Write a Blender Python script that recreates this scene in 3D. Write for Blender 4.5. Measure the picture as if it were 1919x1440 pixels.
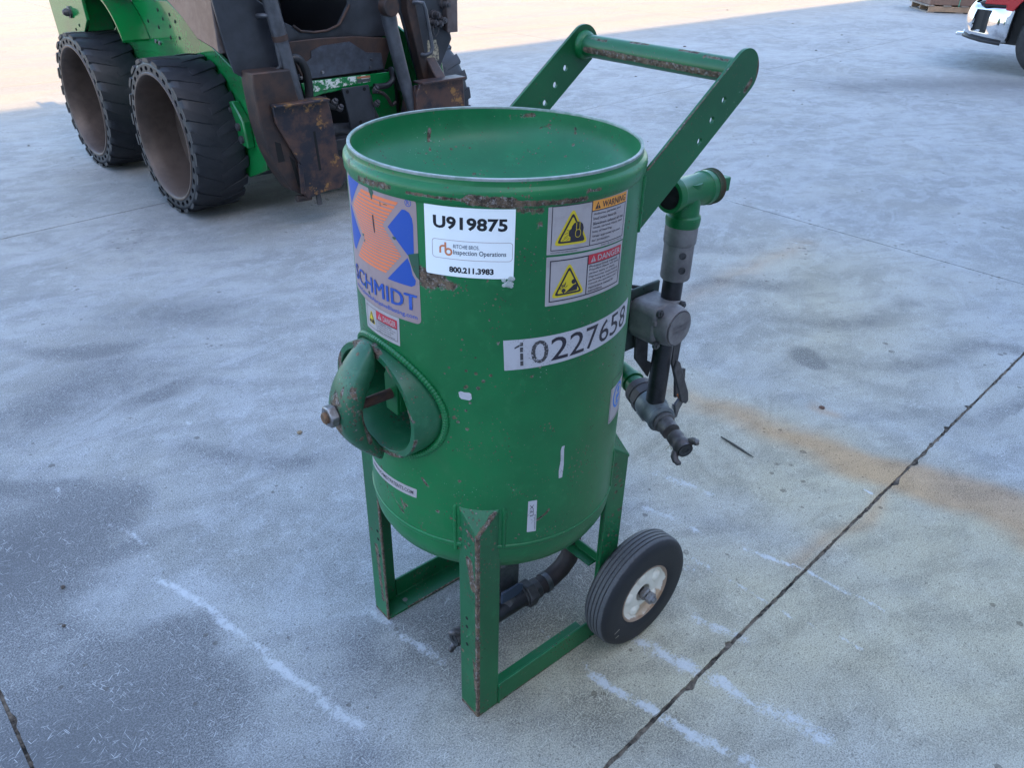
import bpy, bmesh, math, random
import numpy as np
from mathutils import Vector, Matrix
random.seed(7); rng = np.random.default_rng(11)
R = math.radians
scene = bpy.context.scene
for o in list(bpy.data.objects): bpy.data.objects.remove(o)
COL = scene.collection

# ---------------------------------------------------------------- camera
cam_d = bpy.data.cameras.new('camera'); cam = bpy.data.objects.new('camera', cam_d); COL.objects.link(cam)
cam_d.sensor_width = 36; cam_d.lens = 1462.6 * 36 / 1919; cam_d.clip_start = .05; cam_d.clip_end = 2000
yaw, pit, roll = .8527, .5395, .0242
fw = Vector((math.cos(yaw)*math.cos(pit), math.sin(yaw)*math.cos(pit), -math.sin(pit)))
rt = Vector((math.sin(yaw), -math.cos(yaw), 0)); up = rt.cross(fw)
c_, s_ = math.cos(roll), math.sin(roll)
rt2 = c_*rt + s_*up; up2 = -s_*rt + c_*up
cam.matrix_world = Matrix(((rt2.x, up2.x, -fw.x, -.8487), (rt2.y, up2.y, -fw.y, -1.0269), (rt2.z, up2.z, -fw.z, 1.4527), (0, 0, 0, 1)))
scene.camera = cam

# ---------------------------------------------------------------- sky, sun, exposure
w = bpy.data.worlds.new('World'); scene.world = w; w.use_nodes = True
wn = w.node_tree; bg = wn.nodes['Background']
sky = wn.nodes.new('ShaderNodeTexSky'); sky.sky_type = 'NISHITA'; sky.sun_disc = False
SUN_EL, SUN_AZ = R(44), R(183)          # azimuth: clockwise from +Y
sky.sun_elevation = SUN_EL; sky.sun_rotation = SUN_AZ
sky.air_density = 1.0; sky.dust_density = 1.4; sky.ozone_density = 1.0
wn.links.new(sky.outputs[0], bg.inputs[0]); bg.inputs[1].default_value = .15
sd = bpy.data.lights.new('sun', 'SUN'); so = bpy.data.objects.new('sun', sd); COL.objects.link(so)
sd.energy = 2.2; sd.angle = R(.53); sd.color = (1, .66, .30)
sdir = Vector((math.sin(SUN_AZ)*math.cos(SUN_EL), math.cos(SUN_AZ)*math.cos(SUN_EL), math.sin(SUN_EL)))
so.rotation_euler = sdir.to_track_quat('Z', 'Y').to_euler(); so.location = (0, -20, 20)
vs = scene.view_settings; scene.display_settings.display_device = 'sRGB'
vs.view_transform = 'Standard'; vs.look = 'None'; vs.gamma = 1; vs.use_curve_mapping = False; vs.exposure = 2.30
scene.render.resolution_x = 1024; scene.render.resolution_y = 769

# ---------------------------------------------------------------- node helpers
class NT:
    def __init__(s, name):
        s.m = bpy.data.materials.new(name); s.m.use_nodes = True; s.t = s.m.node_tree
        s.b = s.t.nodes['Principled BSDF']; s.tc = s.t.nodes.new('ShaderNodeTexCoord'); s.co = s.tc.outputs['Object']
    def n(s, ty, **kw):
        x = s.t.nodes.new(ty)
        for k, v in kw.items(): setattr(x, k, v)
        return x
    def set(s, sock, v):
        if isinstance(v, bpy.types.NodeSocket): s.t.links.new(v, sock)
        elif v is not None:
            if isinstance(v, (tuple, list)) and len(v) == 3 and sock.type == 'RGBA': v = (*v, 1)
            sock.default_value = v
    def math(s, op, a, b=None, c=None, clamp=False):
        x = s.n('ShaderNodeMath', operation=op); x.use_clamp = clamp
        s.set(x.inputs[0], a)
        if b is not None: s.set(x.inputs[1], b)
        if c is not None: s.set(x.inputs[2], c)
        return x.outputs[0]
    def mul(s, a, b): return s.math('MULTIPLY', a, b)
    def add(s, a, b): return s.math('ADD', a, b)
    def maxm(s, a, b): return s.math('MAXIMUM', a, b)
    def vmap(s, scale=(1,1,1), rot=(0,0,0), loc=(0,0,0), co=None):
        x = s.n('ShaderNodeMapping'); s.set(x.inputs[0], co or s.co); x.inputs['Scale'].default_value = scale
        x.inputs['Rotation'].default_value = rot; x.inputs['Location'].default_value = loc; return x.outputs[0]
    def noise(s, scale, det=4, rough=.55, co=None, dist=0, color=False):
        x = s.n('ShaderNodeTexNoise'); s.set(x.inputs['Vector'], co or s.co); x.inputs['Scale'].default_value = scale
        x.inputs['Detail'].default_value = det; x.inputs['Roughness'].default_value = rough; x.inputs['Distortion'].default_value = dist
        return x.outputs['Color' if color else 'Fac']
    def vor(s, scale, co=None, feat='F1', rnd=1):
        x = s.n('ShaderNodeTexVoronoi', feature=feat); s.set(x.inputs['Vector'], co or s.co); x.inputs['Scale'].default_value = scale
        x.inputs['Randomness'].default_value = rnd; return x.outputs['Distance']
    def ss(s, v, a, b, lo=0, hi=1):
        x = s.n('ShaderNodeMapRange', interpolation_type='SMOOTHSTEP'); s.set(x.inputs[0], v)
        for i, q in enumerate((a, b, lo, hi)): x.inputs[i+1].default_value = q
        return x.outputs[0]
    def mix(s, f, a, b):
        x = s.n('ShaderNodeMix', data_type='RGBA'); s.set(x.inputs[0], f); s.set(x.inputs[6], a); s.set(x.inputs[7], b); return x.outputs[2]
    def attr(s, name):
        x = s.n('ShaderNodeAttribute', attribute_name=name); return x.outputs['Fac']
    def bump(s, h, st=.3, dist=.002, nrm=None):
        x = s.n('ShaderNodeBump'); s.set(x.inputs['Height'], h); x.inputs['Strength'].default_value = st; x.inputs['Distance'].default_value = dist
        if nrm: s.set(x.inputs['Normal'], nrm)
        s.t.links.new(x.outputs[0], s.b.inputs['Normal']); return x.outputs[0]
    def out(s, col=None, rough=None, metal=None, spec=None, coat=None):
        for k, v in (('Base Color', col), ('Roughness', rough), ('Metallic', metal), ('Specular IOR Level', spec), ('Coat Weight', coat)):
            if v is not None: s.set(s.b.inputs[k], v)
        return s.m
    def capsule(s, a, b, r, wob=None):      # 1 on the segment, 0 at distance r
        a, b = Vector(a), Vector(b); d = b - a; L2 = max(d.length_squared, 1e-9)
        v = s.n('ShaderNodeVectorMath', operation='SUBTRACT'); s.set(v.inputs[0], s.co); v.inputs[1].default_value = a
        dt = s.n('ShaderNodeVectorMath', operation='DOT_PRODUCT'); s.set(dt.inputs[0], v.outputs[0]); dt.inputs[1].default_value = d / L2
        t = s.math('ADD', dt.outputs['Value'], 0, clamp=True)
        sc = s.n('ShaderNodeVectorMath', operation='SCALE'); sc.inputs[0].default_value = d; s.set(sc.inputs['Scale'], t)
        e = s.n('ShaderNodeVectorMath', operation='DISTANCE'); s.set(e.inputs[0], v.outputs[0]); s.set(e.inputs[1], sc.outputs[0])
        return s.ss(e.outputs['Value'], 0, r, 1, 0)

def paint(name, base=(.003,.172,.047), caps=(), speck=.5, fade=.3, rough=.36, attrw=False, rustamt=0.0, dirt=.25, specsize=150):
    t = NT(name)
    n1 = t.noise(3, 5); n2 = t.noise(26, 6, .7); n3 = t.noise(170, 4, .7)
    pale = tuple(min(1, c*1.25+.018) for c in base); dk = tuple(c*.62 for c in base)
    col = t.mix(t.ss(n1, .35, .7), dk, base)
    col = t.mix(t.mul(t.ss(n2, .52, .75), fade), col, pale)
    dcol = t.mix(n3, (.08,.07,.05), (.03,.027,.02))
    col = t.mix(t.mul(t.ss(t.add(t.mul(n1, .6), t.mul(n2, .4)), .5, .72), dirt), col, dcol)
    # brown pits
    v = t.vor(specsize); th = t.ss(t.noise(14, 3), .42, .68, .05, .05 + .50*speck)
    pit = t.math('LESS_THAN', v, th)
    pit2 = t.math('LESS_THAN', t.vor(specsize*.42, co=t.vmap((1,1,1), loc=(3,1,2))), t.ss(t.noise(9, 3, co=t.vmap(loc=(5,5,5))), .48, .72, 0, .62*speck))
    # rust
    k = None
    for (a, b, r, st) in caps:
        q = t.mul(t.capsule(a, b, r), st); k = q if k is None else t.maxm(k, q)
    if attrw:
        q = t.attr('wear'); k = q if k is None else t.maxm(k, q)
    if k is None: k = t.add(rustamt, 0)
    elif rustamt: k = t.maxm(k, rustamt)
    nn = t.add(t.mul(n2, .42), t.mul(t.noise(115, 5, .82), .58))
    rm = t.ss(t.add(k, nn), .83, .93)
    rm = t.maxm(rm, t.maxm(t.mul(pit, .8), t.mul(pit2, .85)))
    rcol = t.mix(t.ss(t.noise(70, 5, .75), .35, .65), (.030,.020,.014), (.17,.11,.07)); rcol = t.mix(t.ss(t.noise(130, 4, .8, co=t.vmap(loc=(9,0,0))), .52, .62), rcol, (.22,.19,.175))
    col = t.mix(rm, col, rcol)
    wp = t.math('LESS_THAN', t.vor(140, co=t.vmap(loc=(7,3,1))), t.ss(t.noise(6, 2, co=t.vmap(loc=(1,8,5))), .55, .8, 0, .20))
    col = t.mix(t.mul(wp, .7), col, (.35,.4,.36))
    t.bump(t.add(t.mul(t.noise(320, 2), .25), t.mul(rm, -.9)), .5, .0009)
    rg = t.add(t.mul(n2, .18), rough-.07)
    return t.out(col, t.maxm(rg, t.mul(rm, .85)))

def metal(name, base, base2=None, rough=.5, met=0.0, sc=40, rust=0.0, bump=.3, bd=.001):
    t = NT(name); b2 = base2 or tuple(c*.55 for c in base)
    n1 = t.noise(sc, 6, .65); n2 = t.noise(sc*.2, 4)
    col = t.mix(t.ss(t.add(t.mul(n1, .5), t.mul(n2, .5)), .38, .62), base, b2)
    if rust: 
        rm = t.ss(t.add(t.mul(t.noise(sc*.5, 6, .7, co=t.vmap(loc=(4,4,4))), 1), rust), .9, 1.05)
        col = t.mix(rm, col, t.mix(n1, (.06,.03,.018), (.22,.10,.05)))
    t.bump(t.add(n1, t.mul(t.noise(sc*8, 3), .4)), bump, bd)
    return t.out(col, t.add(rough-.08, t.mul(n1, .16)), met)

def plain(name, col, rough=.5, met=0, spec=.5, var=.12, sc=60):
    t = NT(name); a = tuple(min(1, c*(1+var)) for c in col); b = tuple(c*(1-var) for c in col)
    return t.out(t.mix(t.noise(sc, 5, .6), a, b), rough, met, spec)

# ---------------------------------------------------------------- mesh helpers
OFF = Vector((0, 0, 0))
def mesh(name, V, F, mat, parent=None, angle=35, bevel=0, kind=None, seg=2):
    me = bpy.data.meshes.new(name); me.from_pydata([tuple(Vector(v)-OFF) for v in V], [], F); me.materials.append(mat)
    bm = bmesh.new(); bm.from_mesh(me); bmesh.ops.recalc_face_normals(bm, faces=bm.faces); bm.to_mesh(me); bm.free()
    if angle:
        me.polygons.foreach_set('use_smooth', [True]*len(me.polygons))
        me.set_sharp_from_angle(angle=R(angle))
    o = bpy.data.objects.new(name, me); COL.objects.link(o)
    if parent: o.parent = parent
    if bevel:
        md = o.modifiers.new('bevel', 'BEVEL'); md.width = bevel; md.segments = seg; md.limit_method = 'ANGLE'; md.angle_limit = R(40); md.harden_normals = False
    if kind: o['kind'] = kind
    return o
def empty(name, loc, rz=0, **props):
    o = bpy.data.objects.new(name, None); COL.objects.link(o); o.location = loc; o.rotation_euler = (0, 0, rz); o.empty_display_size = .1
    for k, v in props.items(): o[k] = v
    return o
class MB:
    def __init__(s): s.V = []; s.F = []
    def addm(s, V, F):
        n = len(s.V); s.V += [Vector(v) for v in V]; s.F += [tuple(i+n for i in f) for f in F]; return s
    def box(s, x0, x1, y0, y1, z0, z1):
        V = [(x, y, z) for x in (x0, x1) for y in (y0, y1) for z in (z0, z1)]
        return s.addm(V, [(0,1,3,2),(4,6,7,5),(0,4,5,1),(2,3,7,6),(0,2,6,4),(1,5,7,3)])
    def prism(s, poly, ax, a, b):
        f = {'x': lambda p, d: (d, p[0], p[1]), 'y': lambda p, d: (p[0], d, p[1]), 'z': lambda p, d: (p[0], p[1], d)}[ax]
        n = len(poly); V = [f(p, a) for p in poly] + [f(p, b) for p in poly]
        return s.addm(V, [tuple(range(n)), tuple(range(2*n-1, n-1, -1))] + [(i, i+n, (i+1) % n + n, (i+1) % n) for i in range(n)])
    def tube(s, pts, r, n=16, cap=True, flat=None):
        pts = [Vector(p) for p in pts]; rs = r if isinstance(r, (list, tuple)) else [r]*len(pts)
        V = []; T = [(pts[min(i+1, len(pts)-1)] - pts[max(i-1, 0)]).normalized() for i in range(len(pts))]
        u = T[0].orthogonal().normalized()
        for i, p in enumerate(pts):
            u = (u - T[i]*u.dot(T[i])).normalized(); v = T[i].cross(u)
            for k in range(n):
                a = 2*math.pi*k/n; V.append(p + (u*math.cos(a) + v*math.sin(a))*rs[i])
        F = [(i*n+k, i*n+(k+1) % n, (i+1)*n+(k+1) % n, (i+1)*n+k) for i in range(len(pts)-1) for k in range(n)]
        if cap: F += [tuple(range(n))[::-1], tuple((len(pts)-1)*n+k for k in range(n))]
        return s.addm(V, F)
    def lathe(s, prof, org, axis, n=32, closed=False, ph=0):   # prof: (radius, height along axis)
        ax = Vector(axis).normalized(); u = ax.orthogonal().normalized(); v = ax.cross(u); org = Vector(org); V = []; F = []
        for (r, h) in prof:
            for k in range(n):
                a = 2*math.pi*k/n + ph; V.append(org + ax*h + (u*math.cos(a) + v*math.sin(a))*r)
        m = len(prof)
        for i in range(m-1 + (1 if closed else 0)):
            j = (i+1) % m
            F += [(i*n+k, i*n+(k+1) % n, j*n+(k+1) % n, j*n+k) for k in range(n)]
        if not closed:
            if prof[0][0] > 1e-5: F.append(tuple(range(n)))
            if prof[-1][0] > 1e-5: F.append(tuple((m-1)*n+k for k in range(n)))
        s.addm(V, F); return s
    def build(s, name, mat, parent=None, **kw): return mesh(name, s.V, s.F, mat, parent, **kw)
def weld(o, d=1e-5):
    bm = bmesh.new(); bm.from_mesh(o.data); bmesh.ops.remove_doubles(bm, verts=bm.verts, dist=d); bm.to_mesh(o.data); bm.free()
def setattr_pts(o, name, vals):
    a = o.data.attributes.new(name, 'FLOAT', 'POINT'); a.data.foreach_set('value', np.asarray(vals, dtype=np.float32))
def coords(o):
    c = np.empty(len(o.data.vertices)*3, dtype=np.float32); o.data.vertices.foreach_get('co', c); return c.reshape(-1, 3)
def arc(c, r, a0, a1, n, f=lambda x, y: (x, y)):
    return [f(c[0]+r*math.cos(R(a0+(a1-a0)*i/n)), c[1]+r*math.sin(R(a0+(a1-a0)*i/n))) for i in range(n+1)]
def hexnut(mb, c, ax, r, h, hole=0):
    return mb.lathe([(r*.9, 0), (r, h*.08), (r, h*.92), (r*.9, h)], c, ax, n=6)

# ---------------------------------------------------------------- ground
def seg_fall(X, Y, pts, r0, r1=None, soft=1.0):
    best = np.zeros_like(X); r1 = r0 if r1 is None else r1; n = len(pts)-1
    for i in range(n):
        a = np.array(pts[i]); d = np.array(pts[i+1])-a; L = max(d@d, 1e-9)
        t = np.clip(((X-a[0])*d[0]+(Y-a[1])*d[1])/L, 0, 1)
        ds = np.hypot(X-a[0]-t*d[0], Y-a[1]-t*d[1]); r = r0+(r1-r0)*((i+t)/n)
        best = np.maximum(best, np.clip(1-ds/r, 0, 1)**soft)
    return best
def concrete():
    t = NT('weathered_concrete'); t.co = t.n('ShaderNodeNewGeometry').outputs['Position']
    A = t.noise(.55, 5, .6); B = t.noise(2.6, 6, .62, dist=.6); C = t.noise(11, 6, .68); D = t.noise(260, 3, .85); E_ = t.noise(70, 5, .75)
    col = t.mix(t.ss(t.add(t.mul(A, .5), t.mul(B, .5)), .40, .60), (.178,.184,.180), (.34,.348,.338))
    # sweeping trowel / tyre arcs
    sw = t.noise(3.2, 5, .6, co=t.vmap((1, 3.4, 1), co=t.vmap(rot=(0, 0, R(24))))); col = t.mix(t.mul(t.ss(sw, .46, .62), .55), col, (.15,.155,.158))
    col = t.mix(t.mul(t.ss(C, .48, .66), .50), col, (.40,.42,.44)); sw2 = t.noise(2.1, 6, .65, dist=1.2, co=t.vmap((1, 2.2, 1), co=t.vmap(rot=(0, 0, R(-18))))); col = t.mix(t.mul(t.ss(sw2, .48, .62), .45), col, (.38,.40,.42))
    # blue-grey and ochre tints in big soft patches
    col = t.mix(t.mul(t.ss(t.noise(1.3, 4, co=t.vmap(loc=(8,2,0))), .5, .72), .30), col, (.27,.245,.185))
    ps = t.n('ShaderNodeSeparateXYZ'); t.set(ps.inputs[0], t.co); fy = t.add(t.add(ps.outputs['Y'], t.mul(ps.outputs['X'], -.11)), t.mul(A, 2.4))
    col = t.mix(t.ss(fy, 6.2, 9.0, 0, .9), col, t.mix(t.ss(t.noise(.9, 5, .6, co=t.vmap((.5, 2.5, 1))), .42, .62), (.25,.185,.105), (.165,.15,.12)))  # tan tone of the sunlit strip put into the slab colour past the shadow edge
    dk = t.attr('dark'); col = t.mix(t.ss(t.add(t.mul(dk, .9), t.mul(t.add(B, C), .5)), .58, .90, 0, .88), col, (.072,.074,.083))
    # fine sand grain, pits
    col = t.mix(t.mul(t.ss(D, .44, .58, 0, .62), t.math('SUBTRACT', 1, t.mul(dk, .62), clamp=True)), col, (.50,.50,.48)); col = t.mix(t.ss(t.noise(300, 2, .8, co=t.vmap(loc=(3,3,3))), .50, .62, 0, .62), col, (.085,.085,.085)); 
    pit = t.math('LESS_THAN', t.vor(95), t.ss(E_, .42, .7, .08, .36)); col = t.mix(t.mul(pit, .55), col, (.09,.085,.08))
    pit2 = t.math('LESS_THAN', t.vor(21, co=t.vmap(loc=(4,4,0))), t.ss(B, .5, .7, .0, .26)); col = t.mix(t.mul(pit2, .6), col, (.08,.07,.06))
    # pale fibre scratches in several directions
    scr = None
    for i, (rot, s1, s2) in enumerate(((20, 9, 150), (75, 11, 170), (130, 8, 140), (165, 14, 210))):
        ad = t.n('ShaderNodeVectorMath', operation='ADD'); co = t.vmap((s1*1.5, s2*1.5, 1), (0, 0, 0), (i*3.1, i*1.7, 0), co=t.vmap(rot=(0, 0, R(rot)), co=ad.outputs[0]))
        t.set(ad.inputs[0], t.co)
        sc = t.n('ShaderNodeVectorMath', operation='SCALE'); t.set(sc.inputs[0], t.noise(5, 2, color=True)); sc.inputs['Scale'].default_value = .06; t.set(ad.inputs[1], sc.outputs[0])
        v = t.math('LESS_THAN', t.vor(1, co=co), .14 if i % 2 else .12)
        scr = v if scr is None else t.maxm(scr, v)
    col = t.mix(t.mul(scr, t.ss(C, .4, .62, .22, .8)), col, (.54,.55,.55))
    def mult(c0, f, c):
        x = t.n('ShaderNodeMix', data_type='RGBA', blend_type='MULTIPLY'); t.set(x.inputs[0], f); t.set(x.inputs[6], c0); x.inputs[7].default_value = (*c, 1); x.clamp_result = False; return x.outputs[2]
    yl = t.attr('tint'); col = mult(col, t.mul(yl, t.ss(t.add(A, t.mul(B, .6)), .5, 1.0, .7, 1.0)), (1.14, 1.01, .74))
    ru = t.attr('rust'); rr = t.ss(t.add(ru, t.mul(t.add(C, t.noise(6, 4, .7, co=t.vmap(loc=(5,1,0)))), .30)), .28, 1.0, 0, .95)
    col = mult(col, t.mul(rr, t.math('GREATER_THAN', ru, .001)), (1.02, .74, .54))
    wh = t.mul(t.attr('white'), t.ss(t.noise(14, 4, .7, co=t.vmap(loc=(1,2,3))), .34, .58, .55, 1.12)); wm = t.ss(t.add(t.mul(wh, .56), t.mul(t.add(t.add(t.noise(75, 5, .8, dist=.3), t.noise(22, 4, .7, co=t.vmap(loc=(2,9,0)))), t.noise(180, 3, .8)), .56)), 1.04, 1.30, 0, .8)
    col = t.mix(t.mul(wm, t.mul(t.math('GREATER_THAN', wh, .001), .82)), col, (.55,.57,.59))
    h = t.add(t.mul(D, .5), t.add(t.mul(E_, .8), t.mul(pit, -.8)))
    t.bump(h, .45, .0016)
    return t.out(col, t.add(.72, t.mul(C, .2)))
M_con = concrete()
dirt_m = metal('joint_dirt', (.018,.014,.011), (.20,.16,.12), .95, 0, 70, bump=.8, bd=.004)
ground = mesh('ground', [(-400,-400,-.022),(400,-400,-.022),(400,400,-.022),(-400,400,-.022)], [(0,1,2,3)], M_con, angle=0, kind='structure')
ground['label'] = 'grey weathered concrete yard split into slabs by dark joints'
xl = lambda k: (-.93 + 4.19*k + (.16 if k >= 2 else 0), -.045)      # x at y=0, slope dx/dy
yl_ = {-2: (-8.6,.03), -1: (-4.55,.05), 0: (-.446,.062), 1: (3.535,.108), 2: (7.75,.112), 3: (12.0,.112), 4: (16.2,.112), 5: (20.4,.112), 6: (24.6,.112)}
def node(i, j):
    x0, sx = xl(i); y0, sy = yl_[j]
    y = (y0 + sy*x0)/(1-sy*sx); return np.array((x0+sx*y, y))
def marks(X, Y):
    d = {}
    n = lambda f, p: np.sin(X*f+p)*np.cos(Y*f*1.3-p)
    Xw = X + .012*np.sin(Y*23+1) + .008*np.sin(X*31+Y*17) ; Yw = Y + .012*np.sin(X*19)
    ru = seg_fall(Xw, Yw, [(1.12,.52),(1.179,.34),(1.227,.126),(1.257,-.061),(1.285,-.233),(1.324,-.37),(1.362,-.467),(1.411,-.572),(1.405,-.69),(1.39,-.95)], .10, .17, .9)
    fade = np.clip((.75-Y)/1.1, .25, 1); ru = ru*fade
    ru = np.maximum(ru, .30*seg_fall(Xw, Yw, [(1.55,.86),(1.85,.875),(2.304,.911),(2.9,.937)], .13))
    ru = np.maximum(ru, .45*seg_fall(Xw, Yw, [(1.491,.02),(1.491,-.05)], .05))
    ru = np.maximum(ru, .4*seg_fall(Xw, Yw, [(.72,-.36),(1.0,-.40),(1.22,-.37)], .05))
    d['rust'] = ru
    d['tint'] = np.clip(np.maximum(np.maximum(1.5*seg_fall(Xw, Yw, [(.95,.45),(1.08,.0),(1.12,-.35),(1.05,-1.1)], .55), 1.3*seg_fall(Xw, Yw, [(.10,-.25),(.6,-.5),(.9,-1.0)], .55)), .8*seg_fall(Xw, Yw, [(1.9,.2),(2.6,.7)], .8)), 0, 1)
    wh = np.zeros_like(X)
    for pts, r0, r1, st in (
        ([(-.58,.633),(-.542,.555),(-.512,.429),(-.481,.29),(-.454,.158),(-.431,.053),(-.402,-.052)], .016, .026, .85),
        ([(-.215,.19),(-.209,.16),(-.197,.076),(-.17,-.035)], .020, .022, .7),
        ([(.063,-.26),(.092,-.396),(.12,-.519),(.162,-.646)], .018, .026, .85),
        ([(.21,-.28),(.237,-.35),(.265,-.449),(.289,-.559),(.33,-.70)], .035, .035, .72),
        ([(.60,.03),(.612,-.017),(.643,-.143)], .022, .018, .6), ([(.676,-.252),(.731,-.388),(.752,-.527),(.764,-.605)], .011, .011, .95),
        ([(.536,-.191),(.554,-.33),(.555,-.423)], .022, .01, .6), ([(.560,-.44),(.592,-.561),(.606,-.634)], .008, .008, .7),
        ([(.374,-.318),(.42,-.44)], .028, .028, .6), ([(-.605,.913),(-.576,.848),(-.558,.778)], .014, .014, .75), ([(-.423,.682),(-.46,.66)], .012, .012, .7),
        ([(-.673,1.177),(-.672,1.150)], .016, .016, .8), ([(-.261,1.303),(-.247,1.267)], .014, .014, .8), ([(-.36,1.02),(-.33,.99)], .010, .010, .7),
        ([(3.172,1.723),(3.309,1.013),(3.352,.191)], .03, .02, .6), ([(2.6,1.6),(2.9,.9)], .03, .02, .5), ([(.75,.12),(.80,-.05)], .03, .03, .6),
        ([(1.173,-.33),(1.176,-.348)], .007, .007, 1.2), ([(.45,-.05),(.50,-.20)], .03, .03, .6), ([(.062,-.084),(.073,-.254)], .015, .015, .5)):
        wh = np.maximum(wh, st*seg_fall(X+.003*np.sin(Y*37+X*11), Y, pts, r0*1.12, r1*1.12, .8))
    d['white'] = wh
    dk = 1.35*seg_fall(Xw, Yw, [(-.95,1.0),(-.98,.5),(-.90,.2),(-.74,-.1)], .52, .40, .7)
    st_ = .5+.5*np.sin((X*2.2+Y*9.5)+1.2*np.sin(X*5)); dk *= (.30+.70*st_**1.5)
    u1 = X*.42+Y*.9; u2 = X*.9-Y*.42; hb = .5+.5*np.sin(u1*15+2.2*np.abs(np.sin(u2*4.2))+.8*np.sin(X*3+Y*2)); trk = np.clip(1-np.abs(((X+.25*Y+.15) % .62)-.31)/.27, 0, 1)**.5
    dk = np.maximum(dk, .46*np.clip((3.3-Y)*.8, .12, 1)*hb**3*trk*np.clip((.15-X)*1.6+.35, 0, 1)*np.clip((Y-.2)*1.5+.2, 0, 1))
    dk = np.maximum(dk, .36*hb**2*np.clip((X-.9)*.7, 0, 1)*(Y > -.45)*np.clip((3.4-Y), 0, 1)*np.clip(3.2-X, 0, 1))
    dk = np.maximum(dk, .72*seg_fall(Xw, Yw, [(1.756,.204),(1.80,.26)], .09)); dk = np.maximum(dk, .45*seg_fall(Xw, Yw, [(.0,2.1),(-.55,1.7)], .55)*(.4+.6*st_))
    tr = seg_fall(X, Y, [(-.70,.375),(-.60,.437)], .06, .06, .5)*(np.sin((X*.85-Y*.5)*360) > -.2); dk = np.maximum(dk, .55*tr)
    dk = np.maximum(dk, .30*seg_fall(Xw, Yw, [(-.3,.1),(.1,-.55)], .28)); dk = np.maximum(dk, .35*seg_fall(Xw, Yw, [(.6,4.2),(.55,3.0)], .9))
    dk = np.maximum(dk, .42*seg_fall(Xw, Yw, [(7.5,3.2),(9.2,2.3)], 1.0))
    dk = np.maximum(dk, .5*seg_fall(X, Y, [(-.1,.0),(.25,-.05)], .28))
    d['dark'] = dk
    return d
def chips(t, seed, amp):     # ragged slab edge
    r = np.random.default_rng(seed+300); s = np.zeros_like(t)
    for f in (7, 19, 43, 97, 180, 260): s += r.uniform(.3, 1)*np.sin(t*f*6.28+r.uniform(0, 6.28))/f**.45
    s = np.clip(s-.25, 0, None)*amp*.35
    for k in range(5):
        c = r.uniform(.02, .98); wd = r.uniform(.002, .006); s = np.maximum(s, amp*r.uniform(.8, 2.2)*np.clip(1-((t-c)/wd)**2, 0, 1))
    return s + amp*.45*r.random(s.shape)**2
def slab(i, j):
    P00, P10, P11, P01 = node(i, j), node(i+1, j), node(i+1, j+1), node(i, j+1)
    near = (i in (0,) and j in (0,)) ; mid = (i == 0 and j == -1) or (i == 1 and j in (0, -1)) or (i == -1 and j == 0) or (i in (0, 1, 2) and j == 1) or (i == 2 and j == 0)
    res = .0115 if near else (.016 if (i == 0 and j == -1) else (.05 if mid else 1.4))
    nu = max(3, int(4.2/res)); nv = nu
    u = np.linspace(0, 1, nu+1); v = np.linspace(0, 1, nv+1)
    if res < .02:       # crowd rows toward the slab edges
        q = lambda a: a + .0
        v = q(v); u = q(u)
    U, V_ = np.meshgrid(u, v)
    gap = (.0036 if res < .02 else .003)/4.2; amp = .0070/4.2 if res < .02 else .0015/4.2
    uin = gap; 
    lo = gap + chips(U, 11+i*7+j, amp) ; hi = gap + chips(U, 31+i*7+j+1, amp)
    le = gap + chips(V_, 51+i*5+j, amp*.6); ri = gap + chips(V_, 71+i*5+j, amp*.6)
    VV = np.where(V_ == 0, lo, np.where(V_ == 1, 1-hi, V_)); UU = np.where(U == 0, le, np.where(U == 1, 1-ri, U))
    X = (1-UU)*(1-VV)*P00[0]+UU*(1-VV)*P10[0]+UU*VV*P11[0]+(1-UU)*VV*P01[0]
    Y = (1-UU)*(1-VV)*P00[1]+UU*(1-VV)*P10[1]+UU*VV*P11[1]+(1-UU)*VV*P01[1]
    W = nu+1; n = W*(nv+1)
    Z = np.zeros_like(X)
    top = np.stack([X.ravel(), Y.ravel(), Z.ravel()], 1)
    idx = np.arange(n).reshape(nv+1, W)
    F = np.stack([idx[:-1,:-1], idx[:-1,1:], idx[1:,1:], idx[1:,:-1]], -1).reshape(-1, 4)
    ring = np.concatenate([idx[0,:], idx[1:,-1], idx[-1,-2::-1], idx[-2:0:-1,0]])
    bot = top[ring].copy(); bot[:,2] = -.020
    m = len(ring); b = np.arange(m)+n
    S = np.stack([ring, b, np.roll(b, -1), np.roll(ring, -1)], 1)
    V = np.concatenate([top, bot]); Fa = np.concatenate([F, S])
    me = bpy.data.meshes.new('concrete_slab'); me.vertices.add(len(V)); me.vertices.foreach_set('co', V.ravel())
    me.loops.add(Fa.size); me.loops.foreach_set('vertex_index', Fa.ravel()); me.polygons.add(len(Fa))
    me.polygons.foreach_set('loop_start', np.arange(len(Fa))*4); me.update(); me.validate()
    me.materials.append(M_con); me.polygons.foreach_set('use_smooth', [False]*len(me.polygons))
    o = bpy.data.objects.new('concrete_slab', me); COL.objects.link(o); o.parent = ground
    if res < 1:
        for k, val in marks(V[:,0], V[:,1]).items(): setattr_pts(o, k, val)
for i in range(-3, 7):
    for j in range(-2, 6): slab(i, j)
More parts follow.
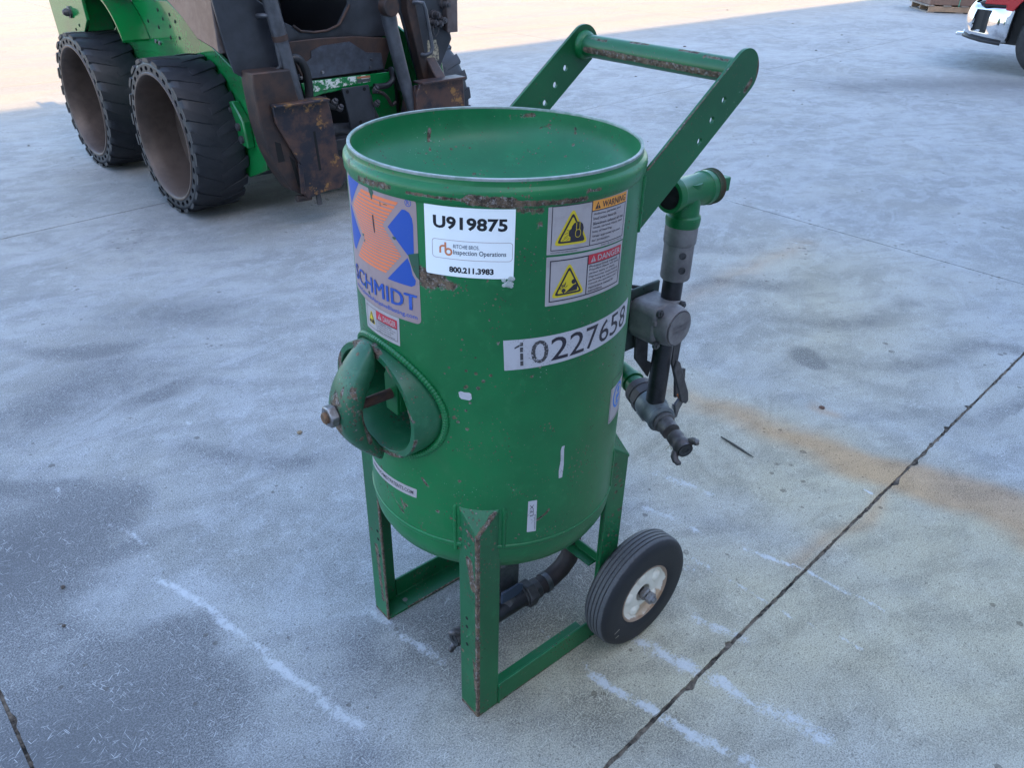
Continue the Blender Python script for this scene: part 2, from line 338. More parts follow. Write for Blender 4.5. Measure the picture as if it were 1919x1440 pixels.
# gritty filler lying in the joints nearest the camera
jf = MB()
for (a, b) in ((node(0,0), node(1,0)), (node(0,0), node(0,1)), (node(1,0), node(1,1)), (node(-1,0), node(0,0)), (node(1,0), node(2,0)), (node(0,1), node(1,1)), (node(1,1), node(2,1)), (node(1,-1), node(1,0))):
    d = (b-a)/np.linalg.norm(b-a); nn = np.array((-d[1], d[0])); L = np.linalg.norm(b-a); n = 500
    V = []; 
    for k in range(n+1):
        p = a+d*L*k/n
        for s in (-.022, 0, .022): V.append((p[0]+nn[0]*s, p[1]+nn[1]*s, -.0045+random.uniform(-.003, .0035)))
    jf.addm(V, [(k*3+q, k*3+q+1, k*3+q+4, k*3+q+3) for k in range(n) for q in (0, 1)])
jf.build('joint_filler', dirt_m, ground, kind='stuff')

# ---------------------------------------------------------------- big building whose shade covers the yard (behind the photographer)
bw = empty('warehouse', (0, -9, 0), R(6.4), label='large pale grey ribbed warehouse behind the photographer shading the yard', category='building')
siding = plain('grey_siding', (.42,.43,.44), .55, 0, .4, .06, 3); dark_trim = plain('dark_trim', (.06,.06,.065), .5)
H_B = 14.9
V = []; F = []; x = -45.; prof = []
while x < 60:
    prof += [(x, 0), (x+.22, 0), (x+.26, .04), (x+.36, .04), (x+.40, 0)]; x += .40
V = [(a, b, 0) for a, b in prof] + [(a, b, H_B) for a, b in prof]; n = len(prof)
wall = mesh('wall', V, [(k, k+1, k+1+n, k+n) for k in range(n-1)], siding, bw, angle=0)
MB().box(-45, 60, -20, -.05, 0, H_B-.3).build('wall_core', siding, bw, angle=0)
MB().box(-45.2, 60.2, -20.2, .12, H_B, H_B+.25).build('roof', dark_trim, bw, angle=0)
for dx in (-24, -6, 12, 30):
    d = MB().box(dx, dx+4, .06, .14, 0, 4.4).build('loading_door', plain('door_white', (.6,.6,.58), .5), bw)
    for q in range(8): MB().box(dx+.02, dx+3.98, .142, .16, .05+q*.54, .05+q*.54+.5).build('door_panel', bpy.data.materials['door_white'], d, bevel=.01)

# ================================================================ blasting pot
pot = empty('blast_pot', (0, 0, 0), label='green wheeled abrasive blasting pot with dished top and stickers, standing in the foreground', category='blasting pot')
G_tank = paint('green_tank', attrw=True, speck=.42, fade=.35, dirt=.25)
G_in = paint('green_dish', base=(.004,.185,.062), caps=[((.03,.237,1.10), (.02,.228,1.08), .009, .55), ((.018,.222,1.073), (.012,.212,1.068), .007, .5), ((.20,.13,1.125), (.17,.165,1.12), .014, .45), ((.21,.12,1.10), (.22,.10,1.11), .012, .42)], speck=.40, fade=.4, dirt=.15, rough=.42, specsize=120)
G_plain = paint('green_part', speck=.25, fade=.3)
G_leg = paint('green_leg', base=(.006,.145,.048), speck=.5, fade=.45, caps=[
    ((-.2,-.2,.50), (-.2,-.2,0), .013, .78), ((-.222,-.2,.39), (-.205,-.2,.36), .03, .0), ((-.2,-.176,.43), (-.2,-.188,.37), .022, .62), ((-.2,-.17,.50), (-.2,-.188,.49), .012, .5),
    ((-.2,-.19,.16), (-.2,-.196,.08), .016, .52), ((-.2,-.145,.005), (-.2,-.2,.0), .02, .62), ((-.2,-.2,.005), (.2,-.2,.0), .010, .42),
    ((-.2,.145,.48), (-.2,.145,0), .010, .60), ((-.2,.17,.22), (-.2,.16,.06), .022, .48), ((-.2,.2,.0), (-.2,.145,.0), .02, .62), ((-.14,.145,.006), (.2,.145,.006), .008, .55),
    ((-.16,-.2,.538),(-.2,-.2,.50), .012, .6), ((-.2,.2,.5), (-.2,.2,0), .008, .5)])
G_han = paint('green_handle', base=(.004,.125,.038), speck=.28, fade=.2, caps=[((.372,-.17,1.222), (.372,.17,1.226), .014, .62), ((.380,.17,1.245), (.380,.12,1.245), .014, .45), ((.385,.06,1.254), (.385,.02,1.254), .014, .55), ((.385,-.06,1.252), (.385,-.10,1.252), .012, .50), ((.380,-.12,1.248), (.380,-.17,1.246), .012, .45),
    ((.354,-.2,1.254), (.16,-.2,1.102), .007, .62), ((.354,.2,1.254), (.16,.2,1.102), .007, .62), ((.413,-.2,1.215), (.40,-.2,1.20), .014, .5), ((.428,-.2,1.25), (.43,-.2,1.21), .008, .6)])
G_hole = paint('green_handhole', base=(.013,.135,.055), speck=.6, fade=.6, caps=[((-.27,.05,.815), (-.27,-.02,.824), .022, .62), ((-.27,.11,.77), (-.27,.12,.70), .015, .55), ((-.27,-.02,.62), (-.27,-.08,.64), .02, .55),
    ((-.19,-.07,.645), (-.23,-.085,.66), .035, .48), ((-.27,-.05,.81), (-.27,-.12,.74), .010, .52), ((-.27,-.125,.70), (-.27,-.11,.66), .012, .5)])
G_yoke = paint('green_yoke', base=(.022,.13,.062), speck=.8, fade=.8, dirt=.7, caps=[((-.33,-.03,.79), (-.30,-.03,.66), .012, .58), ((-.345,0,.75), (-.345,0,.69), .045, .50), ((-.28,0,.62), (-.33,0,.66), .03, .45), ((-.333,-.012,.79),(-.338,-.012,.765),.006,1.0)])
M_steel = metal('galvanised_steel', (.20,.20,.215), (.12,.12,.13), .42, .75, 60, rust=.12)
M_zinc = metal('zinc_bolt', (.34,.34,.36), (.18,.16,.15), .38, .8, 80, rust=.2)
M_cast = metal('cast_grey', (.22,.205,.205), (.15,.135,.14), .55, .25, 50, bump=.25)
M_castd = metal('cast_dark', (.085,.08,.085), (.05,.047,.05), .5, .3, 50)
M_blackp = metal('black_pipe', (.032,.03,.036), (.018,.017,.02), .38, .2, 50, bump=.2)
M_hose = metal('rubber_hose', (.05,.035,.035), (.03,.022,.024), .6, 0, 40)
M_rustd = metal('rusty_dark', (.07,.045,.04), (.13,.065,.045), .8, .1, 60)
M_dark = plain('dark_hole', (.008,.008,.008), .9)
M_tyre = metal('tyre_rubber', (.028,.029,.032), (.016,.016,.018), .62, 0, 45, bump=.35, bd=.0008)
M_tread = metal('tyre_tread_rubber', (.09,.09,.095), (.055,.055,.06), .85, 0, 120, bump=.6, bd=.001)

RT = .25
# shell, with the handhole cut through it
nth, nz = 420, 156
zs = np.linspace(.452, 1.096, nz); V = []; F = []
for z in zs:
    for k in range(nth):
        a = 2*math.pi*k/nth; V.append((RT*math.cos(a), RT*math.sin(a), z))
for i in range(nz-1):
    for k in range(nth):
        k2 = (k+1) % nth; a = 2*math.pi*(k+.5)/nth; z = (zs[i]+zs[i+1])/2; y = RT*math.sin(a)
        if math.cos(a) < 0 and (y/.1190)**2 + ((z-.7227)/.0965)**2 < 1: continue
        F.append((i*nth+k, i*nth+k2, (i+1)*nth+k2, (i+1)*nth+k))
shell = mesh('tank_shell', V, F, G_tank, pot, angle=60)
def tank_wear(C):
    th = np.degrees(np.arctan2(C[:,1], C[:,0])) % 360; z = C[:,2]; s = RT*np.radians(th)
    def blob(t0, z0, rs, rz, st): 
        d = np.hypot((s-RT*math.radians(t0 % 360))/rs, (z-z0)/rz); return st*np.clip(1-d, 0, 1)**.6
    def line(t0, z0, t1, z1, r, st): return st*seg_fall(s, z, [(RT*math.radians(t0 % 360), z0), (RT*math.radians(t1 % 360), z1)], r, None, .6)
    w_ = np.zeros_like(z)
    for q in (blob(207, .978, .05, .028, .66), blob(214, .972, .035, .016, .55), blob(203, .985, .018, .020, .6), line(222, 1.108, 236, 1.104, .012, .82), line(236, 1.104, 262, 1.101, .008, .62),
              line(238, 1.094, 246, 1.09, .012, .45), blob(245, 1.07, .012, .02, .5), line(175, 1.104, 192, 1.110, .012, .50), line(200, 1.108, 228, 1.106, .006, .55), line(262, 1.113, 268, 1.112, .007, .5), line(262,1.1,285,1.1,.004,.4),
              blob(190, .50, .012, .01, .5), line(180, .505, 188, .48, .007, .5), line(187, .51, 189, .49, .006, .55), line(200, .585, 203, .57, .005, .6), blob(207, .52, .012, .008, .5), line(247, .50, 253, .515, .004, .7), line(253, .515, 255, .525, .004, .7),
              line(160, .46, 240, .452, .006, .4), line(172, .55, 178, .50, .008, .45), blob(217, .60, .006, .005, .6), blob(228, .985, .004, .004, .6), blob(232, .88, .005, .004, .6), blob(250, .93, .004, .004, .6)):
        w_ = np.maximum(w_, q)
    w_ = np.maximum(w_, .33*np.clip(1-np.abs((th-165)/28), 0, 1)*(z > .85)); w_ = np.maximum(w_, .36*np.clip(1-np.abs((th-165)/30), 0, 1)*(z > 1.09)); w_ = np.maximum(w_, .24*np.clip(1-np.abs((z-.47)/.06), 0, 1))
    return w_
setattr_pts(shell, 'wear', tank_wear(coords(shell)))
# shoulder weld, rim band and dished head
prof = [(RT, 1.094), (.2515, 1.097), (.2535, 1.101), (.2535, 1.107), (.2545, 1.112), (.2535, 1.118), (.2505, 1.1225), (.2470, 1.1245), (.2462, 1.126), (.2462, 1.133)]
m = MB().lathe(prof, (0,0,0), (0,0,1), n=360); m.F = m.F[:-2] if False else [f for f in m.F if len(f) == 4]
sh = m.build('shoulder_ring', G_tank, pot, angle=50); setattr_pts(sh, 'wear', tank_wear(coords(sh)))
M_rim = metal('worn_rim_edge', (.33,.35,.35), (.17,.24,.20), .5, .35, 60)
MB().lathe([(.2462, 1.133), (.2462, 1.1362), (.2455, 1.137), (.2412, 1.137), (.2406, 1.1362), (.2406, 1.133)], (0,0,0), (0,0,1), n=360, closed=True).build('rim_edge', M_rim, pot, angle=40)
pr = [(.2406, 1.133), (.2406, 1.118), (.2395, 1.106), (.236, 1.094), (.229, 1.083), (.218, 1.073), (.20, 1.062), (.17, 1.049), (.13, 1.037), (.09, 1.029), (.05, 1.025), (.034, 1.024)]
m = MB().lathe(pr, (0,0,0), (0,0,1), n=240); m.F = [f for f in m.F if len(f) == 4]; m.build('dished_top', G_in, pot, angle=60)
MB().lathe([(.034, 1.024), (.034, 1.0), (.0001, .998), (.0001,.997),(.036,.997),(.036,1.024)], (0,0,0), (0,0,1), n=40, closed=True).build('fill_port', M_dark, pot)
MB().lathe([(.0001, 1.018), (.02, 1.016), (.029, 1.010), (.029, 1.002)], (0,0,0), (0,0,1), n=40).build('pop_up_valve', M_tyre, pot)
# bottom seam and head
m = MB().lathe([(RT-.001, .458), (.2518, .4555), (.2522, .452), (.2515, .4485), (.2495, .446)], (0,0,0), (0,0,1), n=240); m.F = [f for f in m.F if len(f) == 4]; m.build('bottom_seam', G_plain, pot)
m = MB().lathe([(.2495, .447), (.2490, .430), (.246, .412), (.236, .392), (.215, .374), (.18, .358), (.12, .345), (.05, .34)], (0,0,0), (0,0,1), n=200); m.F = [f for f in m.F if len(f) == 4 or True]; m.build('bottom_head', G_plain, pot, angle=60)

# handhole ring
HY, HZ, A1, B1, A0, B0 = 0.0, .7227, .1262, .1036, .1130, .0903
n = 128; V = []; 
def xs(y): return -math.sqrt(max(RT*RT-y*y, 0))
for k in range(n):
    a = 2*math.pi*k/n; c, s = math.cos(a), math.sin(a)
    yo, zo, yi, zi = A1*c, HZ+B1*s, A0*c, HZ+B0*s
    V += [(xs(yo)+.004, yo, zo), (-.2685, yo, zo), (-.271, yo*.985, HZ+(zo-HZ)*.985), (-.271, yi*1.012, HZ+(zi-HZ)*1.012), (-.2695, yi, zi), (-.150, yi, zi)]
F = [(k*6+q, k*6+q+1, ((k+1) % n)*6+q+1, ((k+1) % n)*6+q) for k in range(n) for q in range(5)]
ring = mesh('handhole_ring', V, F, G_hole, pot, angle=40)
pts = []; rs = []
for k in range(900):
    a = 2*math.pi*k/900; y = (A1+.006)*math.cos(a); z = HZ+(B1+.006)*math.sin(a); pts.append((xs(y)-.001, y, z)); rs.append(.0058*(1+.16*abs(math.sin(k*math.pi/7))+random.uniform(-.02,.02)))
m = MB().tube(pts+[pts[0]], rs+[rs[0]], n=8, cap=False); m.build('handhole_weld', G_plain, pot, angle=25)
# inner cover seen through the hole
m = MB(); V = [(-.158-.02*(1-(i/6)**2), A0*1.02*i/6*math.cos(2*math.pi*k/64), HZ+B0*1.02*i/6*math.sin(2*math.pi*k/64)) for i in range(1, 7) for k in range(64)]
F = [(i*64+k, i*64+(k+1) % 64, (i+1)*64+(k+1) % 64, (i+1)*64+k) for i in range(5) for k in range(64)] + [tuple(range(64))]
cover = mesh('handhole_cover', V, F, paint('green_cover', base=(.012,.12,.055), speck=.3, caps=[((-.17,-.08,.65), (-.16,-.03,.64), .04, .5)]), pot, angle=60)
m = MB().prism([(-.019,.768),(.012,.768),(.019,.755),(.019,.684),(-.019,.684)], 'x', -.236, -.230); m.box(-.230, -.172, .014, .019, .688, .76); m.box(-.230, -.172, -.019, -.014, .688, .76)
m.build('cover_lug', G_plain, cover, bevel=.0015)
MB().tube([(-.335,0,.7235), (-.20,0,.7235)], .0085, n=20).build('handhole_stud', M_rustd, pot)
m = MB()
for k in range(34): m.lathe([(.0086, 0), (.0096, .0012), (.0086, .0024)], (-.29+k*.0024, 0, .7235), (1,0,0), n=16)
m.build('stud_thread', M_rustd, pot, kind='stuff')
# yoke: bow shaped clamp bar
out = [(-.2715,.842),(-.279,.838),(-.292,.830),(-.305,.816),(-.318,.800),(-.331,.782),(-.341,.762),(-.3475,.740),(-.349,.7227),(-.3475,.704),(-.343,.685),(-.333,.664),(-.318,.644),(-.300,.626),(-.284,.610),(-.268,.592)]
inn = [(-.2715,.820),(-.272,.812),(-.274,.800),(-.279,.786),(-.288,.773),(-.297,.760),(-.303,.745),(-.307,.732),(-.308,.7227),(-.307,.712),(-.304,.698),(-.299,.682),(-.291,.667),(-.282,.652),(-.273,.636),(-.2615,.612)]
V = []; F = []; ns = len(out); nr = 16
for i, ((xo, zo), (xi, zi)) in enumerate(zip(out, inn)):
    f = i/(ns-1); wd = .013 + .024*math.sin(math.pi*f)**.6
    C = Vector(((xo+xi)/2, 0, (zo+zi)/2)); D = Vector((xo-xi, 0, zo-zi))/2
    for k in range(nr):
        a = 2*math.pi*k/nr; c, s = math.cos(a), math.sin(a)
        cc = math.copysign(abs(c)**.75, c) if c > 0 else math.copysign(abs(c)**.35, c); ss_ = math.copysign(abs(s)**.7, s)
        V.append(C + D*cc + Vector((0, wd*ss_, 0)))
F = [(i*nr+k, i*nr+(k+1) % nr, (i+1)*nr+(k+1) % nr, (i+1)*nr+k) for i in range(ns-1) for k in range(nr)] + [tuple(range(nr)), tuple((ns-1)*nr+k for k in range(nr))]
yk = mesh('clamp_yoke', V, F, G_yoke, pot, angle=50); md = yk.modifiers.new('s', 'SUBSURF'); md.levels = 1; md.render_levels = 2
m = MB(); hexnut(m, (-.347, 0, .7235), (-1,0,0), .0205, .0165); m.build('nut', M_zinc, yk, bevel=.0012)
MB().lathe([(.0001, 0), (.0088, 0), (.0105, -.002), (.0105, .016), (.0085, .018), (.0001, .018)][1:], (-.352, 0, .7235), (-1,0,0), n=20).build('stud_end', metal('rust_bolt', (.12,.07,.04), (.26,.12,.05), .7, .2, 90), yk)

# legs, rails
def leg(sx, sy):
    t_ = .006; L = .056; P = []
    for z in (0, 1):
        for (a, b) in ((0,0), (L,0), (L,t_), (t_,t_), (t_,L), (0,L)):
            P.append((sx*(.2-a), sy*(.2-b), 0 if z == 0 else .503+.042*max(a, b)/L))
    return mesh('leg', P, [(0,1,2,3,4,5), (11,10,9,8,7,6)] + [(i, (i+1) % 6, (i+1) % 6+6, i+6) for i in range(6)], G_leg, pot, bevel=.0022)
for sx in (-1, 1):
    for sy in (-1, 1):
        lg = leg(sx, sy); e = .0012
        P = [(sx*(.2+e), sy*(.2+e), .503), (sx*.144, sy*(.2+e), .5455), (sx*.155, sy*.175, .556), (sx*.175, sy*.155, .556), (sx*(.2+e), sy*.144, .5455)]
        mesh('leg_cap', P + [(a, b, c-.007) for a, b, c in P], [(0,1,2,3,4), (9,8,7,6,5)] + [(i, (i+1) % 5, (i+1) % 5+5, i+5) for i in range(5)], G_leg, lg, bevel=.0015)
        path = [(sx*.205, sy*.143, .44)] + [(sx*.2045, sy*.1415, z) for z in np.linspace(.45, .538, 12)] + [(sx*.200, sy*.1415, .548), (sx*.186, sy*.156, .556), (sx*.172, sy*.172, .560), (sx*.156, sy*.186, .556), (sx*.1415, sy*.200, .548)] + [(sx*.1415, sy*.2045, z) for z in np.linspace(.538, .45, 12)]
        MB().tube(path, [.0045*random.uniform(.85, 1.15) for _ in path], n=8).build('weld_bead', G_plain, lg, angle=60)
        if sx < 0:
            for (dz) in (.292, .268, .218):
                MB().lathe([(.0001, 0), (.0040, 0), (.0040, .0004)], (-.2, sy*.163-.004, dz-.02), (-1,0,0), n=14).build('bolt_hole', M_dark, lg)
for sy in (-1, 1):
    P = [(sy*.2, 0), (sy*.2, .058), (sy*.194, .058), (sy*.194, .006), (sy*.145, .006), (sy*.145, 0)]
    r_ = MB().prism(P, 'x', -.1425, .1425).build('base_rail', G_leg, pot, bevel=.0015)
    MB().prism([(-sy*.0+sy*.1925, .006), (sy*.145, .006), (sy*.145, 0), (sy*.1925, 0)], 'x', -.1935, -.1425).build('base_rail_end', G_leg, r_, bevel=.001)
    MB().tube([(-.1425, sy*.2005, z) for z in (.002, .03, .057)], .0026, n=6).build('corner_weld', G_leg, r_)
    if sy > 0: MB().lathe([(.0001, 0), (.0062, 0), (.0062, .0005)], (-.135, .170, .006), (0,0,1), n=18).build('bolt_hole', metal('pale_hole', (.2,.2,.19), (.12,.12,.11), .8), r_)
MB().prism([(.2, .19), (.196, .19), (.196, .168), (.172, .168), (.172, .164), (.2, .164)], 'y', -.144, .144).build('cross_brace', G_leg, pot, bevel=.001)

# handle: two drilled plates and a bar
ca, sa = math.cos(R(37.8)), math.sin(R(37.8)); hw = .0392; cx, cz = .392, 1.2305
pl = arc((cx, cz), hw, 37.8+90, 37.8-90, 20)
lo = ((.151), cz - (cx-.151)*sa/ca - hw/ca); hi = ((.151), cz - (cx-.151)*sa/ca + hw/ca)
poly = [hi] + pl + [lo]
for sy in (-1, 1):
    bm = bmesh.new(); y0, y1 = sy*.2, sy*.1935
    # plate with real holes: triangulated fill with hole loops
    loops = [poly] + [arc(c, .0062, 0, 360*15/16, 15) for c in ((.3425, 1.190), (.316, 1.160), (.2895, 1.1275))]
    es = []; V2 = []
    for lp in loops:
        vv = [bm.verts.new((p[0], 0, p[1])) for p in lp]; es += [bm.edges.new((vv[i], vv[(i+1) % len(vv)])) for i in range(len(vv))]
    bmesh.ops.triangle_fill(bm, use_beauty=True, use_dissolve=False, edges=es)
    bm.verts.ensure_lookup_table(); base = [v.co.copy() for v in bm.verts]; faces = [tuple(v.index for v in f.verts) for f in bm.faces]; n0 = len(base)
    V = [(v.x, y0, v.z) for v in base] + [(v.x, y1, v.z) for v in base]; F = faces + [tuple(i+n0 for i in f[::-1]) for f in faces]
    off = 0
    for lp in loops:
        k = len(lp); F += [(off+i, off+(i+1) % k, off+(i+1) % k+n0, off+i+n0) for i in range(k)]; off += k
    bm.free()
    hp = mesh('handle_plate', V, F, G_han, pot, angle=30, bevel=.001)
    MB().tube([(.150, sy*.2005, z) for z in np.linspace(lo[1]+.002, hi[1]-.002, 14)], [.0045*random.uniform(.85,1.2) for _ in range(14)], n=8).build('weld_bead', G_plain, hp, angle=60)
MB().tube([(cx, -.194, cz), (cx, .194, cz)], .0215, n=40).build('handle_bar', G_han, pot)
for sy in (-1, 1): MB().lathe([(.0285, 0), (.0275, .006), (.0235, .011), (.0215, .013)], (cx, sy*.1935, cz), (0,-sy,0), n=32).build('bar_weld', G_plain, pot)

# wheels
WX, WZ = .227, .142
prof = [(.074, .006), (.082, .0015), (.095, 0), (.115, .0005), (.126, .002), (.134, .006), (.1385, .012), (.1405, .016)]
for g in (.0205, .030, .040, .0495): prof += [(.1415, g-.0016), (.1385, g-.0008), (.1385, g+.0008), (.1415, g+.0016)]
prof += [(.1405, .054), (.1385, .058), (.134, .064), (.126, .068), (.095, .07), (.074, .064)]
def wheel(sy):
    y = sy*.277; ax = (0, -sy, 0)
    wh_ = MB().lathe([(.0001, .030), (.022, .030), (.022, .012), (.026, .010), (.040, .013), (.058, .017), (.066, .014), (.070, .006), (.0735, .004), (.076, .006), (.0765, .058), (.07, .060), (.03, .05)], (WX, y, WZ), ax, n=64).build('wheel', M_hub, pot, angle=50)
    for k in range(5):       # pressed lobes of the disc
        m = MB()
        a = R(30+72*k); c = Vector((WX+.048*math.cos(a), y, WZ+.048*math.sin(a)))
        m.lathe([(.0165, .017), (.0150, .0125), (.0115, .0095), (.006, .0082), (.0001, .008)][::-1], c, ax, n=20).build('pressed_lobe', M_hub, wh_, angle=60)
    ty = MB().lathe(prof, (WX, y, WZ), ax, n=96, closed=True)
    o = ty.build('tyre', M_ptyre, wh_, angle=35)
    m = MB().lathe([(.0150, .010), (.0150, .002), (.012, -.001), (.012, -.003)], (WX, y, WZ), ax, n=28)
    hexnut(m, (WX, y+sy*.004, WZ), (0, sy, 0), .0135, .014); m.tube([(WX, y+sy*.016, WZ), (WX, y+sy*.024, WZ)], .0075, n=18)
    m.build('axle_nut', M_zinc, wh_, angle=30)
t = NT('cream_hub'); n1 = t.noise(40, 5); n2 = t.noise(9, 4)
col = t.mix(t.ss(n2, .5, .75, 0, .6), (.70,.66,.57), (.56,.42,.27)); col = t.mix(t.ss(t.add(t.capsule((WX,-.27,.085), (WX+.05,-.27,.10), .03), n1), .75, 1.1, 0, .8), col, (.42,.26,.14))
rim_r = t.n('ShaderNodeVectorMath', operation='DISTANCE'); t.set(rim_r.inputs[0], t.vmap((1,0,1))); rim_r.inputs[1].default_value = (WX, 0, WZ)
col = t.mix(t.ss(t.add(t.ss(rim_r.outputs['Value'], .058, .074), t.mul(n1, .9)), 1.15, 1.3, 0, .85), col, (.25,.14,.08)); M_hub = t.out(col, .45)
t = NT('pot_tyre'); d = t.n('ShaderNodeVectorMath', operation='DISTANCE'); t.set(d.inputs[0], t.vmap((1,0,1))); d.inputs[1].default_value = (WX, 0, WZ)
n1 = t.noise(60, 5, .7); n2 = t.noise(300, 3)
col = t.mix(t.ss(t.add(d.outputs['Value'], t.mul(n1, .004)), .1385, .1412), t.mix(n1, (.006,.007,.010), (.014,.014,.017)), t.mix(n2, (.045,.046,.05), (.10,.10,.105)))
sc = t.maxm(t.capsule((.13,-.277,.085), (.142,-.277,.090), .004), t.maxm(t.capsule((.135,-.277,.068), (.142,-.277,.070), .004), t.capsule((.18,-.277,.21), (.187,-.277,.216), .005)))
col = t.mix(t.ss(t.add(sc, n1), .8, 1.1), col, (.22,.20,.17)); t.bump(t.add(n2, n1), .35, .0008); M_ptyre = t.out(col, .62)
wheel(-1); wheel(1)
MB().tube([(WX, -.262, WZ), (WX, .262, WZ)], .011, n=16).build('axle', M_castd, pot)
for sy in (-1, 1): MB().box(.172, .245, sy*.1935-.004, sy*.1935+.004, .12, .17).build('axle_bracket', G_leg, pot, bevel=.001)

# rear piping: tee, exhaust muffler, valve
PY_ = -.10; TX = .408
def fit(name, m, mat, par=pot, **kw): return m.build(name, mat, par, **kw)
m = MB().lathe([(.026,0),(.0335,0),(.0345,.004),(.0345,.016),(.0325,.018),(.031,.022),(.031,.098),(.0325,.102),(.0345,.104),(.0345,.118),(.0335,.122),(.024,.122)], (.352, PY_, .995), Vector((1,0,-.03)), n=40)
m.lathe([(.029,.02),(.0305,-.045),(.0345,-.048),(.0355,-.054),(.0345,-.066),(.033,-.070),(.024,-.070)], (TX, PY_, .994), (0,0,1), n=40)
tee = fit('pipe_tee', m, G_plain, angle=40)
MB().lathe([(.0001,-.0004),(.0262,-.0004)], (.3515, PY_, .995), (1,0,-.03), n=30).build('tee_opening', M_dark, tee)
m = MB(); 
for k in range(14): m.lathe([(.0335,0),(.0362,.0012),(.0335,.0024)], (.4725+k*.0011, PY_, .991), (1,0,-.03), n=36)
m.lathe([(.03,0),(.0355,.0),(.0355,.016),(.033,.019),(.0001,.019)], (.4715, PY_, .9915), (1,0,-.03), n=40); m.build('plug_flange', metal('rusty_plug', (.10,.05,.035), (.05,.10,.055), .8, 0, 60), tee)
MB().box(.488, .532, PY_-.015, PY_+.015, .976, 1.006).build('plug_head', G_plain, tee, bevel=.003)
m = MB().lathe([(.024,.932),(.028,.931),(.029,.924),(.024,.923)], (TX-.001, PY_, 0), (0,0,1), n=30); m.build('pipe_nipple', M_rustd, pot)
m = MB().lathe([(.022,.928),(.0325,.927),(.0335,.922),(.0335,.892),(.0325,.889),(.0310,.887),(.0310,.815),(.0295,.811),(.022,.809)][::-1], (TX-.001, PY_, 0), (0,0,1), n=40)
muf = m.build('exhaust_muffler', M_cast, pot, angle=35)
vd = (Vector((-.8487,-1.0269,0))-Vector((TX, PY_, 0))).normalized(); vs_ = Vector((-vd.y, vd.x, 0))
for dz, r_ in ((.870, .0055), (.838, .0055)):
    dd = (vd + vs_*(.35 if dz > .86 else .45)).normalized(); c = Vector((TX-.001, PY_, dz)) + dd*.0300
    MB().lathe([(r_+.002, 0), (r_+.002, .0022), (r_, .0028), (r_, .0012), (.0001, .0012)], c, dd, n=18).build('set_screw', M_castd, muf)
MB().tube([(.404, PY_, .82), (.397, PY_, .50)], .0215, n=32).build('vent_pipe', M_blackp, pot)
# valve body
VX, VZ = .372, .722
vb = MB().box(VX-.052, VX+.052, -.052, -.044, VZ-.085, VZ+.062); 
bracket = vb.build('valve_mount_plate', metal('dark_green_plate', (.02,.05,.04), (.03,.035,.035), .55, 0, 40), pot, bevel=.003)
m = MB()
P = [(VX-.046, VZ-.030), (VX-.046, VZ+.034), (VX-.034, VZ+.046), (VX+.034, VZ+.046), (VX+.046, VZ+.034), (VX+.046, VZ-.034), (VX+.034, VZ-.046), (VX-.030, VZ-.046)]
m.prism(P, 'y', -.052, -.125)
valve = m.build('valve_body', M_cast, pot, bevel=.008, seg=3)
m = MB().lathe([(.046, 0), (.0455, .012), (.043, .024), (.0405, .029), (.0395, .0305), (.0385, .0298), (.0001, .0298)], (VX+.002, -.122, VZ), (0,-1,0), n=48)
bon = m.build('valve_bonnet', M_cast, valve, angle=40)
MB().lathe([(.036, 0), (.036, .004), (.0001, .004)][::-1], (VX+.002, -.1512, VZ), (0,-1,0), n=48).build('bonnet_disc', M_cast, bon, angle=30)
def discmap(u, v, h): return Vector((VX+.002-.028+.056*u, -.1552-h, VZ-.014+.028*v))
d = None
VTXT = discmap
for (dx, dz) in ((-.036,.036), (.036,.036), (-.036,-.038), (.036,-.036)):
    MB().lathe([(.0085,0),(.0085,.006),(.005,.007),(.005,.010),(.0001,.010)][::-1], (VX+dx, -.125, VZ+dz), (0,-1,0), n=16).build('bolt', M_castd, valve)
MB().box(VX-.046, VX-.020, -.116, -.128, VZ+.006, VZ+.018).build('valve_rib', M_cast, valve, bevel=.003)
# hanger straps below the valve
P = [(.330,.70),(.345,.70),(.352,.63),(.405,.565),(.413,.60),(.395,.612),(.390,.66),(.372,.70),(.372,.72),(.330,.72)]
fit('hanger_plate', MB().prism([(a, b-.012) for a, b in P], 'y', -.066, -.060), M_castd, bevel=.001)
fit('lever_plate', MB().prism([(.425,.70),(.455,.69),(.452,.60),(.462,.575),(.486,.565),(.492,.52),(.480,.492),(.462,.495),(.452,.55),(.43,.60)], 'y', -.108, -.102), M_castd, bevel=.001)
fit('control_lever', MB().prism([(.412,.625),(.424,.615),(.472,.52),(.478,.495),(.470,.488),(.452,.50),(.405,.60)], 'y', -.135, -.128), M_castd, bevel=.002)
fit('lever_link', MB().prism([(.452,.505),(.470,.492),(.458,.476),(.452,.455),(.444,.455),(.444,.474),(.438,.492)], 'y', -.128, -.121), M_steel, bevel=.001)
fit('link_bolt', hexnut(MB(), (.4545, -.110, .474), (1,-.6,0), .0085, .012), M_zinc, bevel=.001)
fit('spring', MB().tube([(.458, -.118, .51), (.472, -.118, .485)], .004, n=8), plain('orange_seal', (.5,.13,.03), .6))
# dark push rod behind the tank
fit('vent_line', MB().tube([(.27, .02, .80), (.372, -.05, .778)], .0045, n=10), M_blackp)
fit('cross_pipe', MB().tube([(.20, .0, .755), (.36, -.045, .742)], .022, n=24), M_castd)

